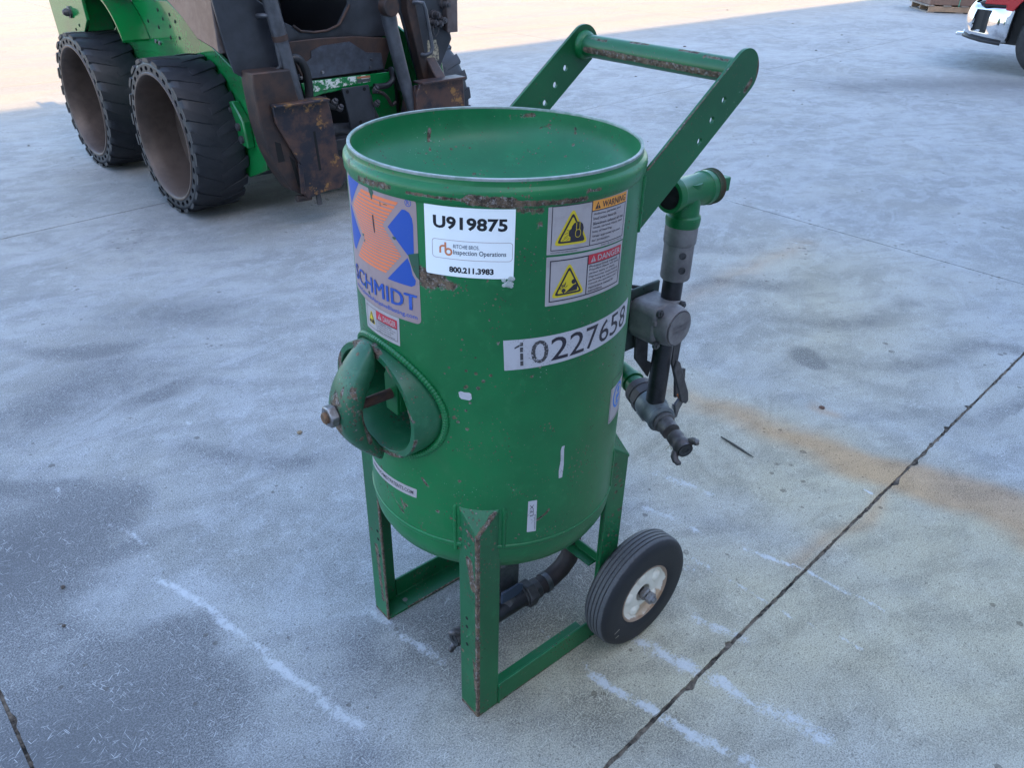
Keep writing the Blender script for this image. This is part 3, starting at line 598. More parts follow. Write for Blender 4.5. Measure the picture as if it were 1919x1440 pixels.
# green elbow, union, coupling, claw fitting
P0 = Vector((.452, .035, .497)); P1 = Vector((.343, -.238, .470)); D = (P1-P0).normalized(); Lg = (P1-P0).length
fit('outlet_elbow', MB().tube([(.24,.04,.61), (.30,.055,.59), (.36,.06,.56), (.41,.058,.53), (.44,.05,.508), P0+D*.012, P0+D*.06], [.024]*7, n=28), G_plain, angle=60)
fit('elbow_collar', MB().lathe([(.024,0),(.0285,.001),(.0285,.012),(.024,.014)], P0+D*.024, D, n=32), G_plain)
m = MB().lathe([(.02,0),(.032,0),(.0355,.004),(.0355,.022),(.0335,.024),(.0335,.030)], P0+D*.062, D, n=36); m.lathe([(.0345,0),(.0378,.002),(.0378,.022),(.0345,.024)], P0+D*.090, D, n=8)
fit('pipe_union', m, metal('brown_union', (.085,.07,.07), (.055,.045,.047), .6, .2, 50))
m = MB().lathe([(.030,0),(.0345,.001),(.0355,.006),(.0355,.032),(.0335,.040),(.0315,.046),(.0315,.062),(.033,.064),(.033,.070),(.0275,.074)], P0+D*.114, D, n=36)
swv = fit('hose_coupling', m, metal('grey_coupling', (.17,.19,.20), (.10,.11,.12), .5, .4, 45))
m = MB()
for k in range(3):
    a = 2*math.pi*k/3; u_ = D.orthogonal().normalized(); v_ = D.cross(u_); q = (u_*math.cos(a)+v_*math.sin(a))*.0350
    m.tube([P0+D*.118+q, P0+D*.150+q], .0025, n=8)
m.build('coupling_ribs', M_cast, swv)
def claw(name, c, d, rh, par):
    d = Vector(d).normalized(); c = Vector(c); u = Vector((0,0,1)).cross(d).normalized(); v = d.cross(u)
    m = MB().lathe([(.0115,-.004),(.0165,-.004),(.0178,0),(.0185,-.008),(.020,-.010),(.0215,-.018),(.019,-.024),(.018,-.036),(.019,-.038),(.019,-.050),(.016,-.052)], c, d, n=32)
    o = m.build(name, M_claw, par, angle=40)
    MB().lathe([(.0001,-.006),(.0085,-.006),(.0085,-.001),(.0155,.0005),(.0158,-.003)], c, d, n=28).build('gasket', M_tyre, o)
    MB().lathe([(.0001,-.0050),(.0086,-.0050)], c+d*.0006, d, n=24).build('bore', M_dark, o)
    for sg in (1, -1):
        a = R(rh); q = (u*math.cos(a)+v*math.sin(a))*sg; pq = d.cross(q)
        pts = [c+q*.010-d*.016, c+q*.020-d*.012, c+q*.027-d*.006+pq*.002, c+q*.030+d*.002+pq*.005, c+q*.0285+d*.008+pq*.009, c+q*.025+d*.009+pq*.012]
        MB().tube(pts, [.007,.0085,.0085,.0075,.0065,.0045], n=14).build('claw_lug', M_claw, o, angle=60)
    return o
M_claw = metal('malleable_iron', (.15,.14,.14), (.085,.075,.075), .5, .55, 60, rust=.10)
claw('claw_coupling', P1, D, 38, pot)
fit('coupling_barb', MB().lathe([(.024,0),(.027,.001),(.027,.006),(.0235,.008),(.0235,.012),(.0255,.014),(.0255,.018),(.021,.020),(.021,.05)], P0+D*(Lg-.118+.002), D, n=30), M_claw)
m = MB()
for k in range(8):
    p = P1-D*.05+Vector((random.uniform(-.01,.01), random.uniform(-.01,.01), -.02)); m.tube([p, p+Vector((random.uniform(-.01,.01), random.uniform(-.01,.01), -random.uniform(.01,.022)))], .0006, n=4)
m.build('straw_bits', plain('dry_straw', (.35,.28,.15), .9), pot, kind='stuff')

# lower outlet: media valve, hose and claw fitting near the ground
fit('bottom_outlet', MB().tube([(0,0,.345), (0,0,.20)], .03, n=24), M_castd)
m = MB().lathe([(.045,0),(.05,.004),(.05,.03),(.045,.034)], (0,0,.19), (0,0,1), n=8); m.box(-.045,.05,-.04,.04,.10,.19)
med = fit('media_valve', m, M_steel, bevel=.004)
MB().prism([(-.02,.135),(.03,.135),(.045,.125),(.045,.108),(.03,.10),(-.02,.10)], 'y', -.062, -.056).build('valve_handle', plain('blue_grey_handle', (.045,.06,.10), .4), med, bevel=.004)
yl0 = -.052; zl = .072
fit('outlet_pipe', MB().tube([(-.105, yl0, zl), (.055, yl0, zl)], .0225, n=28), M_blackp)
fit('outlet_body', MB().tube([(-.02,0,.12), (0,-.03,.09), (.01,yl0,zl)], .026, n=20), M_castd)
m = MB(); hexnut(m, (.056, yl0, zl), (1,0,0), .033, .026); m.tube([(.050,yl0,zl),(.056,yl0,zl)], .0255, n=24); m.tube([(.082,yl0,zl),(.098,yl0,zl)], .025, n=24)
fit('swivel_nut', m, M_castd, bevel=.0015)
hp_ = [(.090,yl0,zl),(.115,yl0,zl),(.145,yl0,zl+.004),(.175,yl0-.002,zl+.018),(.197,yl0-.004,zl+.042),(.207,yl0-.004,zl+.075),(.205,yl0,zl+.11),(.19,yl0+.01,zl+.15),(.16,yl0+.03,zl+.19)]
fit('outlet_hose', MB().tube(hp_, .0225, n=24), M_hose, angle=60)
fit('hose_clamp', MB().lathe([(.0232,0),(.0252,0),(.0252,.013),(.0232,.013)], (.118,yl0,zl), (1,0,.02), n=32), M_steel)
claw('claw_coupling', (-.150, yl0, zl), (-1,0,0), 70, pot)

# ---------------------------------------------------------------- stickers and lettering on the curved tank
def glyphs(body, bold=0.0, space=1.0):
    c = bpy.data.curves.new('t', 'FONT'); c.body = body; c.size = 1; c.offset = bold; c.resolution_u = 3; c.space_character = space
    o = bpy.data.objects.new('t', c); COL.objects.link(o); dg = bpy.context.evaluated_depsgraph_get(); ev = o.evaluated_get(dg); me = ev.to_mesh()
    V = np.array([v.co[:2] for v in me.vertices]); F = [tuple(p.vertices) for p in me.polygons]; ev.to_mesh_clear()
    bpy.data.objects.remove(o); bpy.data.curves.remove(c)
    return V, F
class Decal:
    def __init__(s, W, H, mp, base_mat, name='sticker', label=None, parent=pot, r=.002, outline=None, step=.006, L0=.0004):
        s.W, s.H, s.mp, s.g, s.step, s.L0 = W, H, mp, {}, step, L0
        rr = r; o = outline or [p for c, a in (((W-rr, H-rr), 0), ((rr, H-rr), 90), ((rr, rr), 180), ((W-rr, rr), 270)) for p in arc(c, rr, a, a+90, 5)]
        s.o = s._emit(name, base_mat, parent, [(o, [tuple(range(len(o)))], 0)])
        if label: s.o['label'] = label
    def poly(s, nm, mat, pts, layer=1): s.g.setdefault((nm, mat), []).append((pts, [tuple(range(len(pts)))], layer)); return s
    def rect(s, nm, mat, x0, y0, x1, y1, layer=1): return s.poly(nm, mat, [(x0,y0),(x1,y0),(x1,y1),(x0,y1)], layer)
    def frame(s, nm, mat, x0, y0, x1, y1, t, layer=1, rr=0):
        if rr:
            o = [p for c, a in (((x1-rr,y1-rr),0),((x0+rr,y1-rr),90),((x0+rr,y0+rr),180),((x1-rr,y0+rr),270)) for p in arc(c, rr, a, a+90, 4)]
            i = [p for c, a in (((x1-rr,y1-rr),0),((x0+rr,y1-rr),90),((x0+rr,y0+rr),180),((x1-rr,y0+rr),270)) for p in arc(c, rr-t, a, a+90, 4)]
            n = len(o)
            s.g.setdefault((nm, mat), []).append((o+i, [(k, (k+1) % n, (k+1) % n+n, k+n) for k in range(n)], layer)); return s
        s.rect(nm, mat, x0, y0, x1, y0+t, layer); s.rect(nm, mat, x0, y1-t, x1, y1, layer); s.rect(nm, mat, x0, y0+t, x0+t, y1-t, layer); return s.rect(nm, mat, x1-t, y0+t, x1, y1-t, layer)
    def text(s, nm, mat, body, x0, y0, x1, y1, bold=0, layer=1, space=1.0, rot=0):
        V, F = glyphs(body, bold, space)
        if rot: V = np.stack([-V[:,1], V[:,0]], 1)
        mn, mx = V.min(0), V.max(0); V = (V-mn)/np.maximum(mx-mn, 1e-6)*np.array((x1-x0, y1-y0))+np.array((x0, y0))
        s.g.setdefault((nm, mat), []).append(([tuple(v) for v in V], F, layer)); return s
    def _emit(s, name, mat, parent, items):
        bm = bmesh.new()
        for pts, F, lay in items:
            vs = [bm.verts.new((p[0], p[1], lay)) for p in pts]
            for f in F:
                try: bm.faces.new([vs[i] for i in f])
                except ValueError: pass
        bmesh.ops.triangulate(bm, faces=[f for f in bm.faces if len(f.verts) > 4])
        if s.step:
            for x in np.arange(s.step, s.W, s.step):
                bmesh.ops.bisect_plane(bm, geom=bm.verts[:]+bm.edges[:]+bm.faces[:], plane_co=(x,0,0), plane_no=(1,0,0), dist=1e-7)
        for v in bm.verts: v.co = s.mp(v.co.x/s.W, v.co.y/s.H, s.L0+.00022*v.co.z)
        me = bpy.data.meshes.new(name); bm.to_mesh(me); bm.free(); me.materials.append(mat)
        me.polygons.foreach_set('use_smooth', [True]*len(me.polygons))
        o = bpy.data.objects.new(name, me); COL.objects.link(o); o.parent = parent; return o
    def done(s):
        for (nm, mat), items in s.g.items():
            if nm in ('logo', 'stripe'):
                for it in items: s._emit(nm, mat, s.o, [it])
            else: s._emit(nm, mat, s.o, items)
        return s.o
def cylmap(TL, TR, BR, BL):     # corners as (angle in degrees, z)
    q = [np.array((a % 360, z)) for a, z in (TL, TR, BR, BL)]
    def f(u, v, h):
        p = (1-u)*v*q[0]+u*v*q[1]+u*(1-v)*q[2]+(1-u)*(1-v)*q[3]; a = R(p[0]); r = RT+h
        return Vector((r*math.cos(a), r*math.sin(a), p[1]))
    return f
def label_mat(name, col, rough=.35, wear=.3, wcol=(.02,.16,.06), scuff=0.0, dirtc=(.2,.17,.15)):
    t = NT(name); n1 = t.noise(30, 5, .65); n2 = t.noise(160, 4, .7)
    c = t.mix(t.mul(t.ss(n1, .48, .75), wear), col, dirtc)
    if scuff:
        k = t.math('LESS_THAN', t.vor(330), t.ss(t.noise(22, 4, .7), .42, .68, .04, .05+.42*scuff)); c = t.mix(t.mul(k, .8), c, wcol)
    return t.out(c, t.add(rough, t.mul(n2, .15)), spec=.4)
L_white = label_mat('sticker_white', (.86,.88,.90), .25, .04)
L_black = label_mat('print_black', (.012,.012,.016), .4, .05)
L_navy = label_mat('print_navy', (.02,.035,.07), .4, .05)
L_orange = label_mat('print_orange', (.62,.22,.10), .4, .1)
L_maroon = label_mat('print_maroon', (.25,.11,.13), .4, .1)
L_silver = label_mat('sticker_silver', (.40,.355,.36), .38, .45, scuff=.10, wcol=(.06,.05,.05), dirtc=(.27,.22,.22))
L_silver2 = label_mat('sticker_silver_worn', (.47,.45,.48), .40, .4, scuff=.55, wcol=(.05,.045,.05), dirtc=(.3,.27,.28))
L_mauve = label_mat('sticker_mauve', (.33,.235,.235), .38, .5, scuff=.10, wcol=(.10,.08,.08), dirtc=(.25,.17,.165))
L_blue = label_mat('print_blue', (.018,.075,.36), .42, .25, dirtc=(.05,.10,.32), scuff=.12, wcol=(.25,.2,.22))
L_org2 = label_mat('print_stripe_orange', (.80,.20,.075), .42, .25, dirtc=(.62,.22,.12), scuff=.10, wcol=(.33,.235,.235))
L_yel = label_mat('print_yellow', (.62,.46,.02), .4, .15, dirtc=(.45,.34,.05), scuff=.03, wcol=(.1,.09,.03))
L_hdo = label_mat('print_header_orange', (.75,.30,.05), .4, .15, dirtc=(.6,.28,.1))
L_hdr = label_mat('print_header_red', (.50,.03,.05), .4, .15, dirtc=(.45,.08,.09))
L_ink = label_mat('print_ink', (.025,.02,.03), .42, .3, dirtc=(.08,.07,.08))

# inspection sticker
W, H = 136., 114.
d = Decal(W, H, cylmap((-154.0,1.1015), (-122.85,1.1015), (-123.15,.9875), (-154.05,.9875)), L_white, label='white inspection sticker reading U919875', r=3.2, step=4)
d.text('lettering', L_black, 'U919875', 14, 73.5, 125, 93, bold=.035, space=1.02)
d.frame('border', L_maroon, 11.5, 27.5, 133.5, 57, .55, rr=5)
d.text('lettering', L_navy, 'RITCHIE BROS.', 45, 45, 84, 51, bold=.004); d.text('lettering', L_navy, 'Inspection Operations', 45, 33.2, 124, 43, bold=.010)
d.text('lettering', L_black, '800.211.3983', 38, 6.2, 106, 16, bold=.045)
d.rect('emblem', L_orange, 23, 35.5, 26, 45); d.poly('emblem', L_orange, arc((29,42.5), 6, 180, 90, 6)+arc((29,42.5), 3.1, 90, 180, 6)); d.rect('emblem', L_orange, 29, 45.6, 31.5, 48.5, 2)
o1 = arc((37.5,38.5), 6.2, 175, -90, 22)+arc((37.5,38.5), 3.2, -90, 175, 22); d.poly('emblem', L_orange, o1); o2 = arc((37.5,38.5), 6.2, -90, -185, 10)+arc((37.5,38.5), 3.2, -185, -90, 10); d.poly('emblem', L_orange, o2); d.rect('emblem', L_orange, 31.3, 39, 34.2, 53, 2)
d.done()

# company logo sticker (x = degrees around the tank, y = mm of height)
def lm(a, z): return ((a-157)*4.363, (z-.895)*1000)
W, H = 46*4.363, 207.
def logomap(u, v, h):
    a = R(157+46*u); r = RT+h; return Vector((r*math.cos(a), r*math.sin(a), .895+.207*v))
rr = 9
ol = [p for c, a in (((W-rr, H-rr-3), 0), ((rr, H-rr-3), 90)) for p in arc(c, rr, a, a+90, 5)] + [p for c, a in (((rr, rr), 180), ((W-rr, rr), 270)) for p in arc(c, rr, a, a+90, 5)]
d = Decal(W, H, logomap, L_mauve, label='worn mauve and blue company logo sticker with orange stripes', outline=ol, step=4)
c0 = lm(180.3, 1.026)
bl = [lm(*p) for p in ((189.7,1.045),(197,1.079),(198.5,1.079),(200.0,1.076),(201.1,1.068),(201.4,1.058),(201.2,1.012),(201.0,1.004),(198.9,1.007))]
d.poly('logo', L_blue, bl); d.poly('logo', L_blue, [(2*c0[0]-x, 2*c0[1]-y) for x, y in bl])
b2 = [lm(*p) for p in ((187.9,.9575),(198.4,1.004),(199.6,.992),(200.2,.978),(201.5,.970),(201.2,.962),(199.6,.9575))]
d.poly('logo', L_blue, b2); d.poly('logo', L_blue, [(2*c0[0]-x, 2*c0[1]-y) for x, y in b2])
og = [lm(*p) for p in ((174.5,1.088),(195.4,1.088),(187.0,1.045),(195.6,1.004),(187.1,.966),(166.2,.966),(174.3,1.006),(164.2,1.050))]
def xr(y, L):
    xs_ = []
    for i in range(len(L)):
        (x0, y0), (x1, y1) = L[i], L[(i+1) % len(L)]
        if (y0-y)*(y1-y) < 0: xs_.append(x0+(x1-x0)*(y-y0)/(y1-y0))
    return min(xs_), max(xs_)
ys = og[0][1]-.01; wid = 6.0; k = 0; ymid = (og[0][1]+og[4][1])/2; ybot = og[4][1]
while ys > ybot+1.5:
    f = abs(ys-ymid)/(og[0][1]-ymid); th_ = 1.9+3.6*f**1.3; gp = 1.9
    y0 = max(ys-th_, ybot+.2); a0, a1 = xr(ys-.02, og); b0, b1 = xr(y0+.02, og)
    d.poly('stripe', L_org2, [(b0, y0), (b1, y0), (a1, ys), (a0, ys)], 1); ys = y0-gp
[d.text('lettering', L_blue, 'SCHMIDT', 14+q, 22+q*.4, 194+q, 49.5+q*.4, bold=0, space=1.04, layer=1+i) for i, q in enumerate((-1.5,-.8,0,.8,1.5))]; d.text('lettering', L_blue, 'www.SchmidtAbrasiveBlasting.com', 13, 5.5, 194, 15.5, bold=.012)
d.frame('registered_mark', L_blue, *lm(198.3,1.085), *lm(201.0,1.0965), 1.0, rr=5.7); d.text('registered_mark', L_blue, 'R', lm(199.1,0)[0], lm(0,1.0875)[1], lm(200.3,0)[0], lm(0,1.0945)[1], bold=.01)
G_chip = paint('green_chip', base=(.03,.10,.06), speck=.5)
def blob(cx, cy, rx, ry, n=14, j=.35): return [(cx+rx*math.cos(6.283*k/n)*(1+random.uniform(-j, j)), cy+ry*math.sin(6.283*k/n)*(1+random.uniform(-j, j))) for k in range(n)]
d.poly('torn_patch', G_chip, [lm(*p) for p in ((179.3,1.1015),(182.6,1.1015),(182.2,1.096),(182.9,1.091),(182.0,1.083),(181.5,1.078),(180.9,1.085),(180.2,1.090),(179.8,1.096))], 2)
d.poly('torn_patch', L_ink, [lm(*p) for p in ((181.2,1.055),(181.9,1.055),(182.3,1.028),(181.8,1.026),(181.3,1.040))], 2)
for (a, z, rx, ry) in ((173.2,1.012,3,1.8),(174.2,1.003,1.6,2),(192.8,1.030,4,2.2),(186.5,1.078,1,4),(189,1.079,5,.8),(171.5,.922,5,6),(174.5,.913,3,3)): d.poly('torn_patch', G_chip, blob(*lm(a, z), rx, ry), 2)
d.poly('torn_patch', G_chip, [lm(*p) for p in ((198.7,1.010),(203.1,1.016),(203.1,.972),(201.9,.976),(200.6,.985),(199.6,.997))], 2)
d.done()
MB_ = None

# warning labels: header, text block and pictogram triangle
def tri(d, P, k=1.0):
    P = [np.array(p) for p in P]; c = sum(P)/3
    def rnd(s, r):
        Q = [c+(p-c)*s for p in P]; out = []
        for i in range(3):
            a, b, e = Q[i-1], Q[i], Q[(i+1) % 3]; u = (a-b)/np.linalg.norm(a-b)*r; v = (e-b)/np.linalg.norm(e-b)*r
            for t in np.linspace(0, 1, 5): out.append(tuple(b+u*(1-t)**2+v*t**2))
        return out
    d.poly('warning_triangle', L_yel, rnd(1.22*k, 9*k), 1); d.poly('warning_triangle', L_ink, rnd(1.0*k, 6*k), 2); d.poly('warning_triangle', L_yel, rnd(.80*k, 3*k), 3)
def warn(d, W, H, hdr_mat, hdr_txt, hdr_col, lines, header_x, tt, fr=1.2, bold0=0):
    d.frame('border', L_ink, 6, 6, W-5, H-6, fr); d.rect('border', L_ink, header_x-fr, 6, header_x, H-6)
    d.rect('header', hdr_mat, header_x, H-6-15, W-5, H-6, 2); d.rect('border', L_ink, header_x, H-6-16.2, W-5, H-6-15, 2)
    d.text('header_lettering', hdr_col, hdr_txt, header_x+20, H-6-13, W-8, H-6-3, bold=.015, layer=3)
    d.poly('header_lettering', hdr_col, [(header_x+5, H-6-13), (header_x+16, H-6-13), (header_x+10.5, H-6-2.2)], 3)
    d.rect('header', hdr_mat, header_x+9.7, H-6-9.5, header_x+11.3, H-6-5.5, 4); d.rect('header', hdr_mat, header_x+9.7, H-6-12, header_x+11.3, H-6-10.5, 4)
    for (y, s, wfrac) in lines: d.text('lettering', L_ink, s, header_x+3.5, y, header_x+3.5+(W-header_x-12)*wfrac, y+tt, bold=.012 if not bold0 else .02, layer=1)
W, H = 162., 82.
d = Decal(W, H, cylmap((-111.8,1.1015), (-74.6,1.0995), (-74.8,1.0150), (-111.75,1.0215)), L_silver, label='silver label with orange WARNING header', r=1, step=4)
warn(d, W, H, L_hdo, 'WARNING', L_ink, [(52.5,'Airborne particles and',.85),(46,'loud noise hazards.',.72),(38,'Blowdown exhaust air can',.98),(31.5,'cause serious injury and',.95),(25,'loss of hearing.',.6),(17.5,'Wear approved eye and',.9),(11,'ear protection.',.55)], 76, 4.6)
tri(d, [(41,64), (15.5,17), (66,17)])
d.text('lettering', L_ink, 'schmidtabrasiveblasting.com', 6, 1.5, 52, 4.6, layer=1); d.text('lettering', L_ink, 'Axxiom Mfg. Item No. 7021-001', 100, 1.5, 155, 4.4, layer=1)
head = [(38,20),(60,20),(61,24),(60,30),(61,38),(59,44),(54,48),(48,49),(43,47),(40,43),(39,39),(36,37),(38,34),(35,33),(37,30),(35,28),(38,26)]
d.poly('pictogram', L_ink, head, 4); d.frame('pictogram', L_yel, 46, 24, 56, 37, .9, 5, rr=4.5); d.rect('pictogram', L_yel, 47, 36, 48, 48, 5); d.rect('pictogram', L_yel, 53, 36, 54, 48, 5)
for k, (x0, y0, x1, y1) in enumerate(((24,21,33,26),(27,25,35,30),(28,31,36,33.5),(31,21,36,24),(31,37,36,35.5))): d.poly('pictogram', L_ink, [(x0,y0),(x1,y1),(x1,y1+.8),(x0,y0+.8)], 4)
d.done()
H = 80.
d = Decal(W, H, cylmap((-111.7,1.0180), (-75.1,1.0130), (-75.1,.9370), (-111.45,.9370)), L_silver, label='silver label with red DANGER header', r=1, step=4)
warn(d, W, H, L_hdr, 'DANGER', L_silver, [(51.5,'Pressurized vessel.',.95),(45.5,'Propelled objects will cause',1.0),(39.5,'serious injury or death.',.86),(33.5,'Depressurize vessel before',.97),(27.5,'performing any maintenance.',1.0),(21.5,'Consult the operation and',.92),(15.5,'maintenance manual for',.85),(9.5,'instructions.',.45)], 76, 4.4, fr=1.8)
tri(d, [(40,62), (14.5,15.5), (66,15.5)])
d.poly('pictogram', L_ink, [(34,19),(56,20),(57,27),(54,31),(49,30),(44,26)], 4); d.poly('pictogram', L_ink, arc((49,35.5), 4.2, 0, 345, 15), 4)
d.poly('pictogram', L_ink, blob(31, 23, 3.4, 3.6), 4)
for k in range(26):
    a = R(random.uniform(40, 165)); r0 = random.uniform(5, 10); r1 = r0+random.uniform(2, 7); cx_, cy_ = 31, 23
    if cx_+r1*math.cos(a)*1.0 > 46: continue
    x0, y0, x1, y1 = cx_+r0*math.cos(a)*.7, cy_+r0*math.sin(a), cx_+r1*math.cos(a)*.8, cy_+r1*math.sin(a)
    d.poly('pictogram', L_ink, [(x0-.4,y0),(x0+.4,y0),(x1+.3,y1),(x1-.3,y1)], 4)
d.done()
W, H = 100., 50.
d = Decal(W, H, cylmap((169.5,.8945), (192.7,.8945), (192.4,.8430), (169.9,.8430)), L_silver, label='small silver label with red DANGER header above the handhole', r=1, step=4)
warn(d, W, H*1.0, L_hdr, 'DANGER', L_silver, [(24,'Pressurized vessel.',.8),(20,'Propelled objects will cause',.98),(16,'serious injury or death.',.9),(12,'Depressurize vessel',.75),(8,'before maintenance.',.95)], 40, 2.6, fr=.7)
tri(d, [(23,40), (10,14), (36,14)], .8); d.poly('pictogram', L_ink, blob(20, 19, 3, 3), 5); d.poly('pictogram', L_ink, [(24,16),(31,16),(30,22),(27,24)], 5); d.done()

# serial number strip
W, H = 276., 50.
d = Decal(W, H, cylmap((-126.3,.8835), (-61.5,.8900), (-61.5,.8400), (-125.7,.8290)), L_silver2, label='scuffed pale strip with the number 10227658', r=.5, step=4)
xs0 = [(43,72,'0'),(76,107,'2'),(110,139,'2'),(143,170,'7'),(174,200,'6'),(204,230,'5'),(236,262,'8')]
L_worn = label_mat('worn_ink', (.05,.045,.05), .5, .3, scuff=1.0, wcol=(.40,.38,.41))
for (a, b, ch) in xs0: d.text('lettering', L_worn if a == 43 else L_ink, ch, a, 6, b, 45, bold=.004)
for (y0, y1) in ((6,14),(15.5,27),(29,37),(39,45)): d.rect('lettering', L_worn, 25.5, y0, 30.5, y1)
d.poly('lettering', L_worn, [(17,35),(25,38.5),(25,42),(17,37.5)])
d.done()
# small remnants and labels
def simple(TL, TR, BR, BL, name, label, mat, W=20., H=40., r=1.5, f=None, outline=None):
    d = Decal(W, H, cylmap(TL, TR, BR, BL), mat, name=name, label=label, r=r, step=4, outline=outline)
    if f: f(d)
    return d.done()
def lex(d): d.text('lettering', L_ink, 'LEX', 5.5, 14, 13, 29, rot=1, bold=0); d.text('lettering', L_ink, 'IIIIIIIIIIIII', 14.5, 3, 17, 28, rot=1)
simple((-114.7,.5545), (-110.9,.5540), (-110.8,.4810), (-114.85,.4820), 'sticker', 'small white sticker reading LEX', L_silver2, 17, 73, 1, f=lambda d: (d.text('lettering', L_ink, 'LEX', 4.0, 38, 11, 64, rot=1), d.text('lettering', L_ink, 'IIIIIIIIIIII', 13, 4, 15.5, 40, rot=1)))
simple((-101.75,.6605), (-99.45,.6600), (-99.2,.5890), (-101.6,.5905), 'sticker_remnant', 'narrow vertical white sticker remnant', L_silver2, 10, 70, 1, outline=[(1,0),(8,1),(10,30),(9,62),(10,70),(4,69),(2,60),(3,40),(0,15)])
simple((-142.9,.7870), (-138.0,.7850), (-137.6,.7700), (-142.4,.7720), 'sticker_remnant', 'small torn square of white sticker beside the handhole', L_silver2, 20, 15, 1, outline=[(0,3),(3,0),(16,0),(20,4),(20,13),(17,15),(9,14),(4,15),(0,12)])
simple((159,.536), (197.0,.5535), (196.6,.5325), (159,.515), 'sticker', 'narrow silver strip reading WWW.SCHMIDTPATENTS.COM', L_silver, 166, 20, 1, f=lambda d: d.text('lettering', L_ink, 'WWW.SCHMIDTPATENTS.COM', 12, 6, 158, 14, bold=.01))
def circ(d):
    d.frame('border', L_ink, 3, 3, 74, 97, 1.2)
    P = arc((40,50), 27, 0, 345, 23); d.poly('symbol', L_bl2, P); P2 = arc((40,50), 22, 0, 345, 23); d.poly('symbol', L_silver, P2, 2)
    d.poly('symbol', L_bl2, arc((40,62), 7, 0, 330, 11), 3); d.poly('symbol', L_bl2, [(30,32),(50,32),(50,52),(30,52)], 3); d.poly('symbol', L_silver, [(37,36),(52,36),(52,44),(37,44)], 4)
L_bl2 = label_mat('print_bright_blue', (.02,.17,.55), .4, .15, dirtc=(.1,.2,.4))
simple((-71.6,.7245), (-52,.7180), (-52,.640), (-71.4,.648), 'sticker', 'silver label with blue round symbol at the right side of the tank', L_silver, 85, 78, 1, f=circ)
L_emb = label_mat('cast_letter', (.13,.12,.125), .6, .2)
for (ch, z0, x0, x1) in (('SCHMIDT', 16, 4, 52), ('COMBO VALVE', 6, 6, 50)):
    V2, F2 = glyphs(ch, .01); mn, mx = V2.min(0), V2.max(0); V2 = (V2-mn)/(mx-mn)
    me = mesh('cast_lettering', [discmap((x0+(x1-x0)*v[0])/56, (z0+7*v[1])/28, .0006) for v in V2], F2, L_emb, bon, angle=0)
# pale lump of dried material below the inspection sticker
m = MB(); 
for k in range(16):
    a = R(-124.8+random.uniform(-1.9, 1.9)); z = .981+random.uniform(-.006, .007); c = Vector((RT*math.cos(a), RT*math.sin(a), z)); r_ = random.uniform(.002, .0045)
    m.lathe([(.0001,.9*r_*.5),(r_*.7,.35*r_),(r_,0)], c, (math.cos(a), math.sin(a), 0), n=7, ph=random.random())
m.build('dried_residue', metal('residue', (.30,.33,.32), (.45,.47,.46), .9, 0, 120), pot, kind='stuff')

# ================================================================ skid steer loader behind the pot (front faces the camera)
OFF = Vector((1.45, 3.9, 0))
skid = empty('skid_steer_loader', (1.233, 3.974, 0), R(3.15), label='green and black skid steer loader with bare attachment plates parked behind the pot', category='loader')
t = NT('loader_green'); n1 = t.noise(4, 5, .6); n2 = t.noise(40, 4, .7)
col = t.mix(t.ss(n1, .4, .7), (.006,.19,.045), (.008,.15,.042)); pz = t.n('ShaderNodeSeparateXYZ'); t.set(pz.inputs[0], t.co)
col = t.mix(t.mul(t.ss(t.add(t.mul(n1, .5), t.mul(n2, .5)), .46, .66), .6), col, (.05,.065,.035))
col = t.mix(t.math('LESS_THAN', t.vor(22), t.ss(t.noise(3, 2), .45, .75, 0, .22)), col, (.02,.03,.015))
K_green = t.out(col, .16, coat=.3)
K_grey = metal('loader_charcoal', (.045,.048,.058), (.028,.030,.036), .32, .1, 14, rust=.06, bump=.1)
K_black = metal('loader_black', (.012,.012,.014), (.02,.02,.022), .5, 0, 20)
K_rust = metal('rusty_plate', (.035,.028,.028), (.085,.048,.036), .55, .35, 16, rust=.10, bump=.5, bd=.002)
t = NT('worn_attach_plate'); n1 = t.noise(9, 5, .65); n2 = t.noise(38, 5, .7)
col = t.mix(t.ss(n1, .38, .62), (.022,.022,.030), (.095,.050,.038)); col = t.mix(t.ss(t.add(t.mul(t.noise(7, 4, .6, co=t.vmap(loc=(3,3,3))), .7), t.mul(n2, .3)), .56, .62), col, (.30,.15,.05))
t.bump(t.add(n1, n2), .5, .003); K_plate = t.out(col, .5, .3)
K_steel = metal('cylinder_paint', (.10,.105,.12), (.06,.062,.07), .35, .3, 25)
K_brown = metal('wheel_rim_paint', (.115,.082,.066), (.062,.043,.035), .45, .15, 10, rust=.02, bump=.2)
K_pink = metal('arm_painted_reflection', (.16,.13,.125), (.11,.085,.08), .20, .35, 26, rust=0, bump=.15)  # pale pink paints the sunlit ground's reflection into the grey arm's colour
K_tyre = metal('solid_tyre_rubber', (.011,.013,.018), (.022,.023,.028), .52, 0, 30, bump=.4, bd=.003)

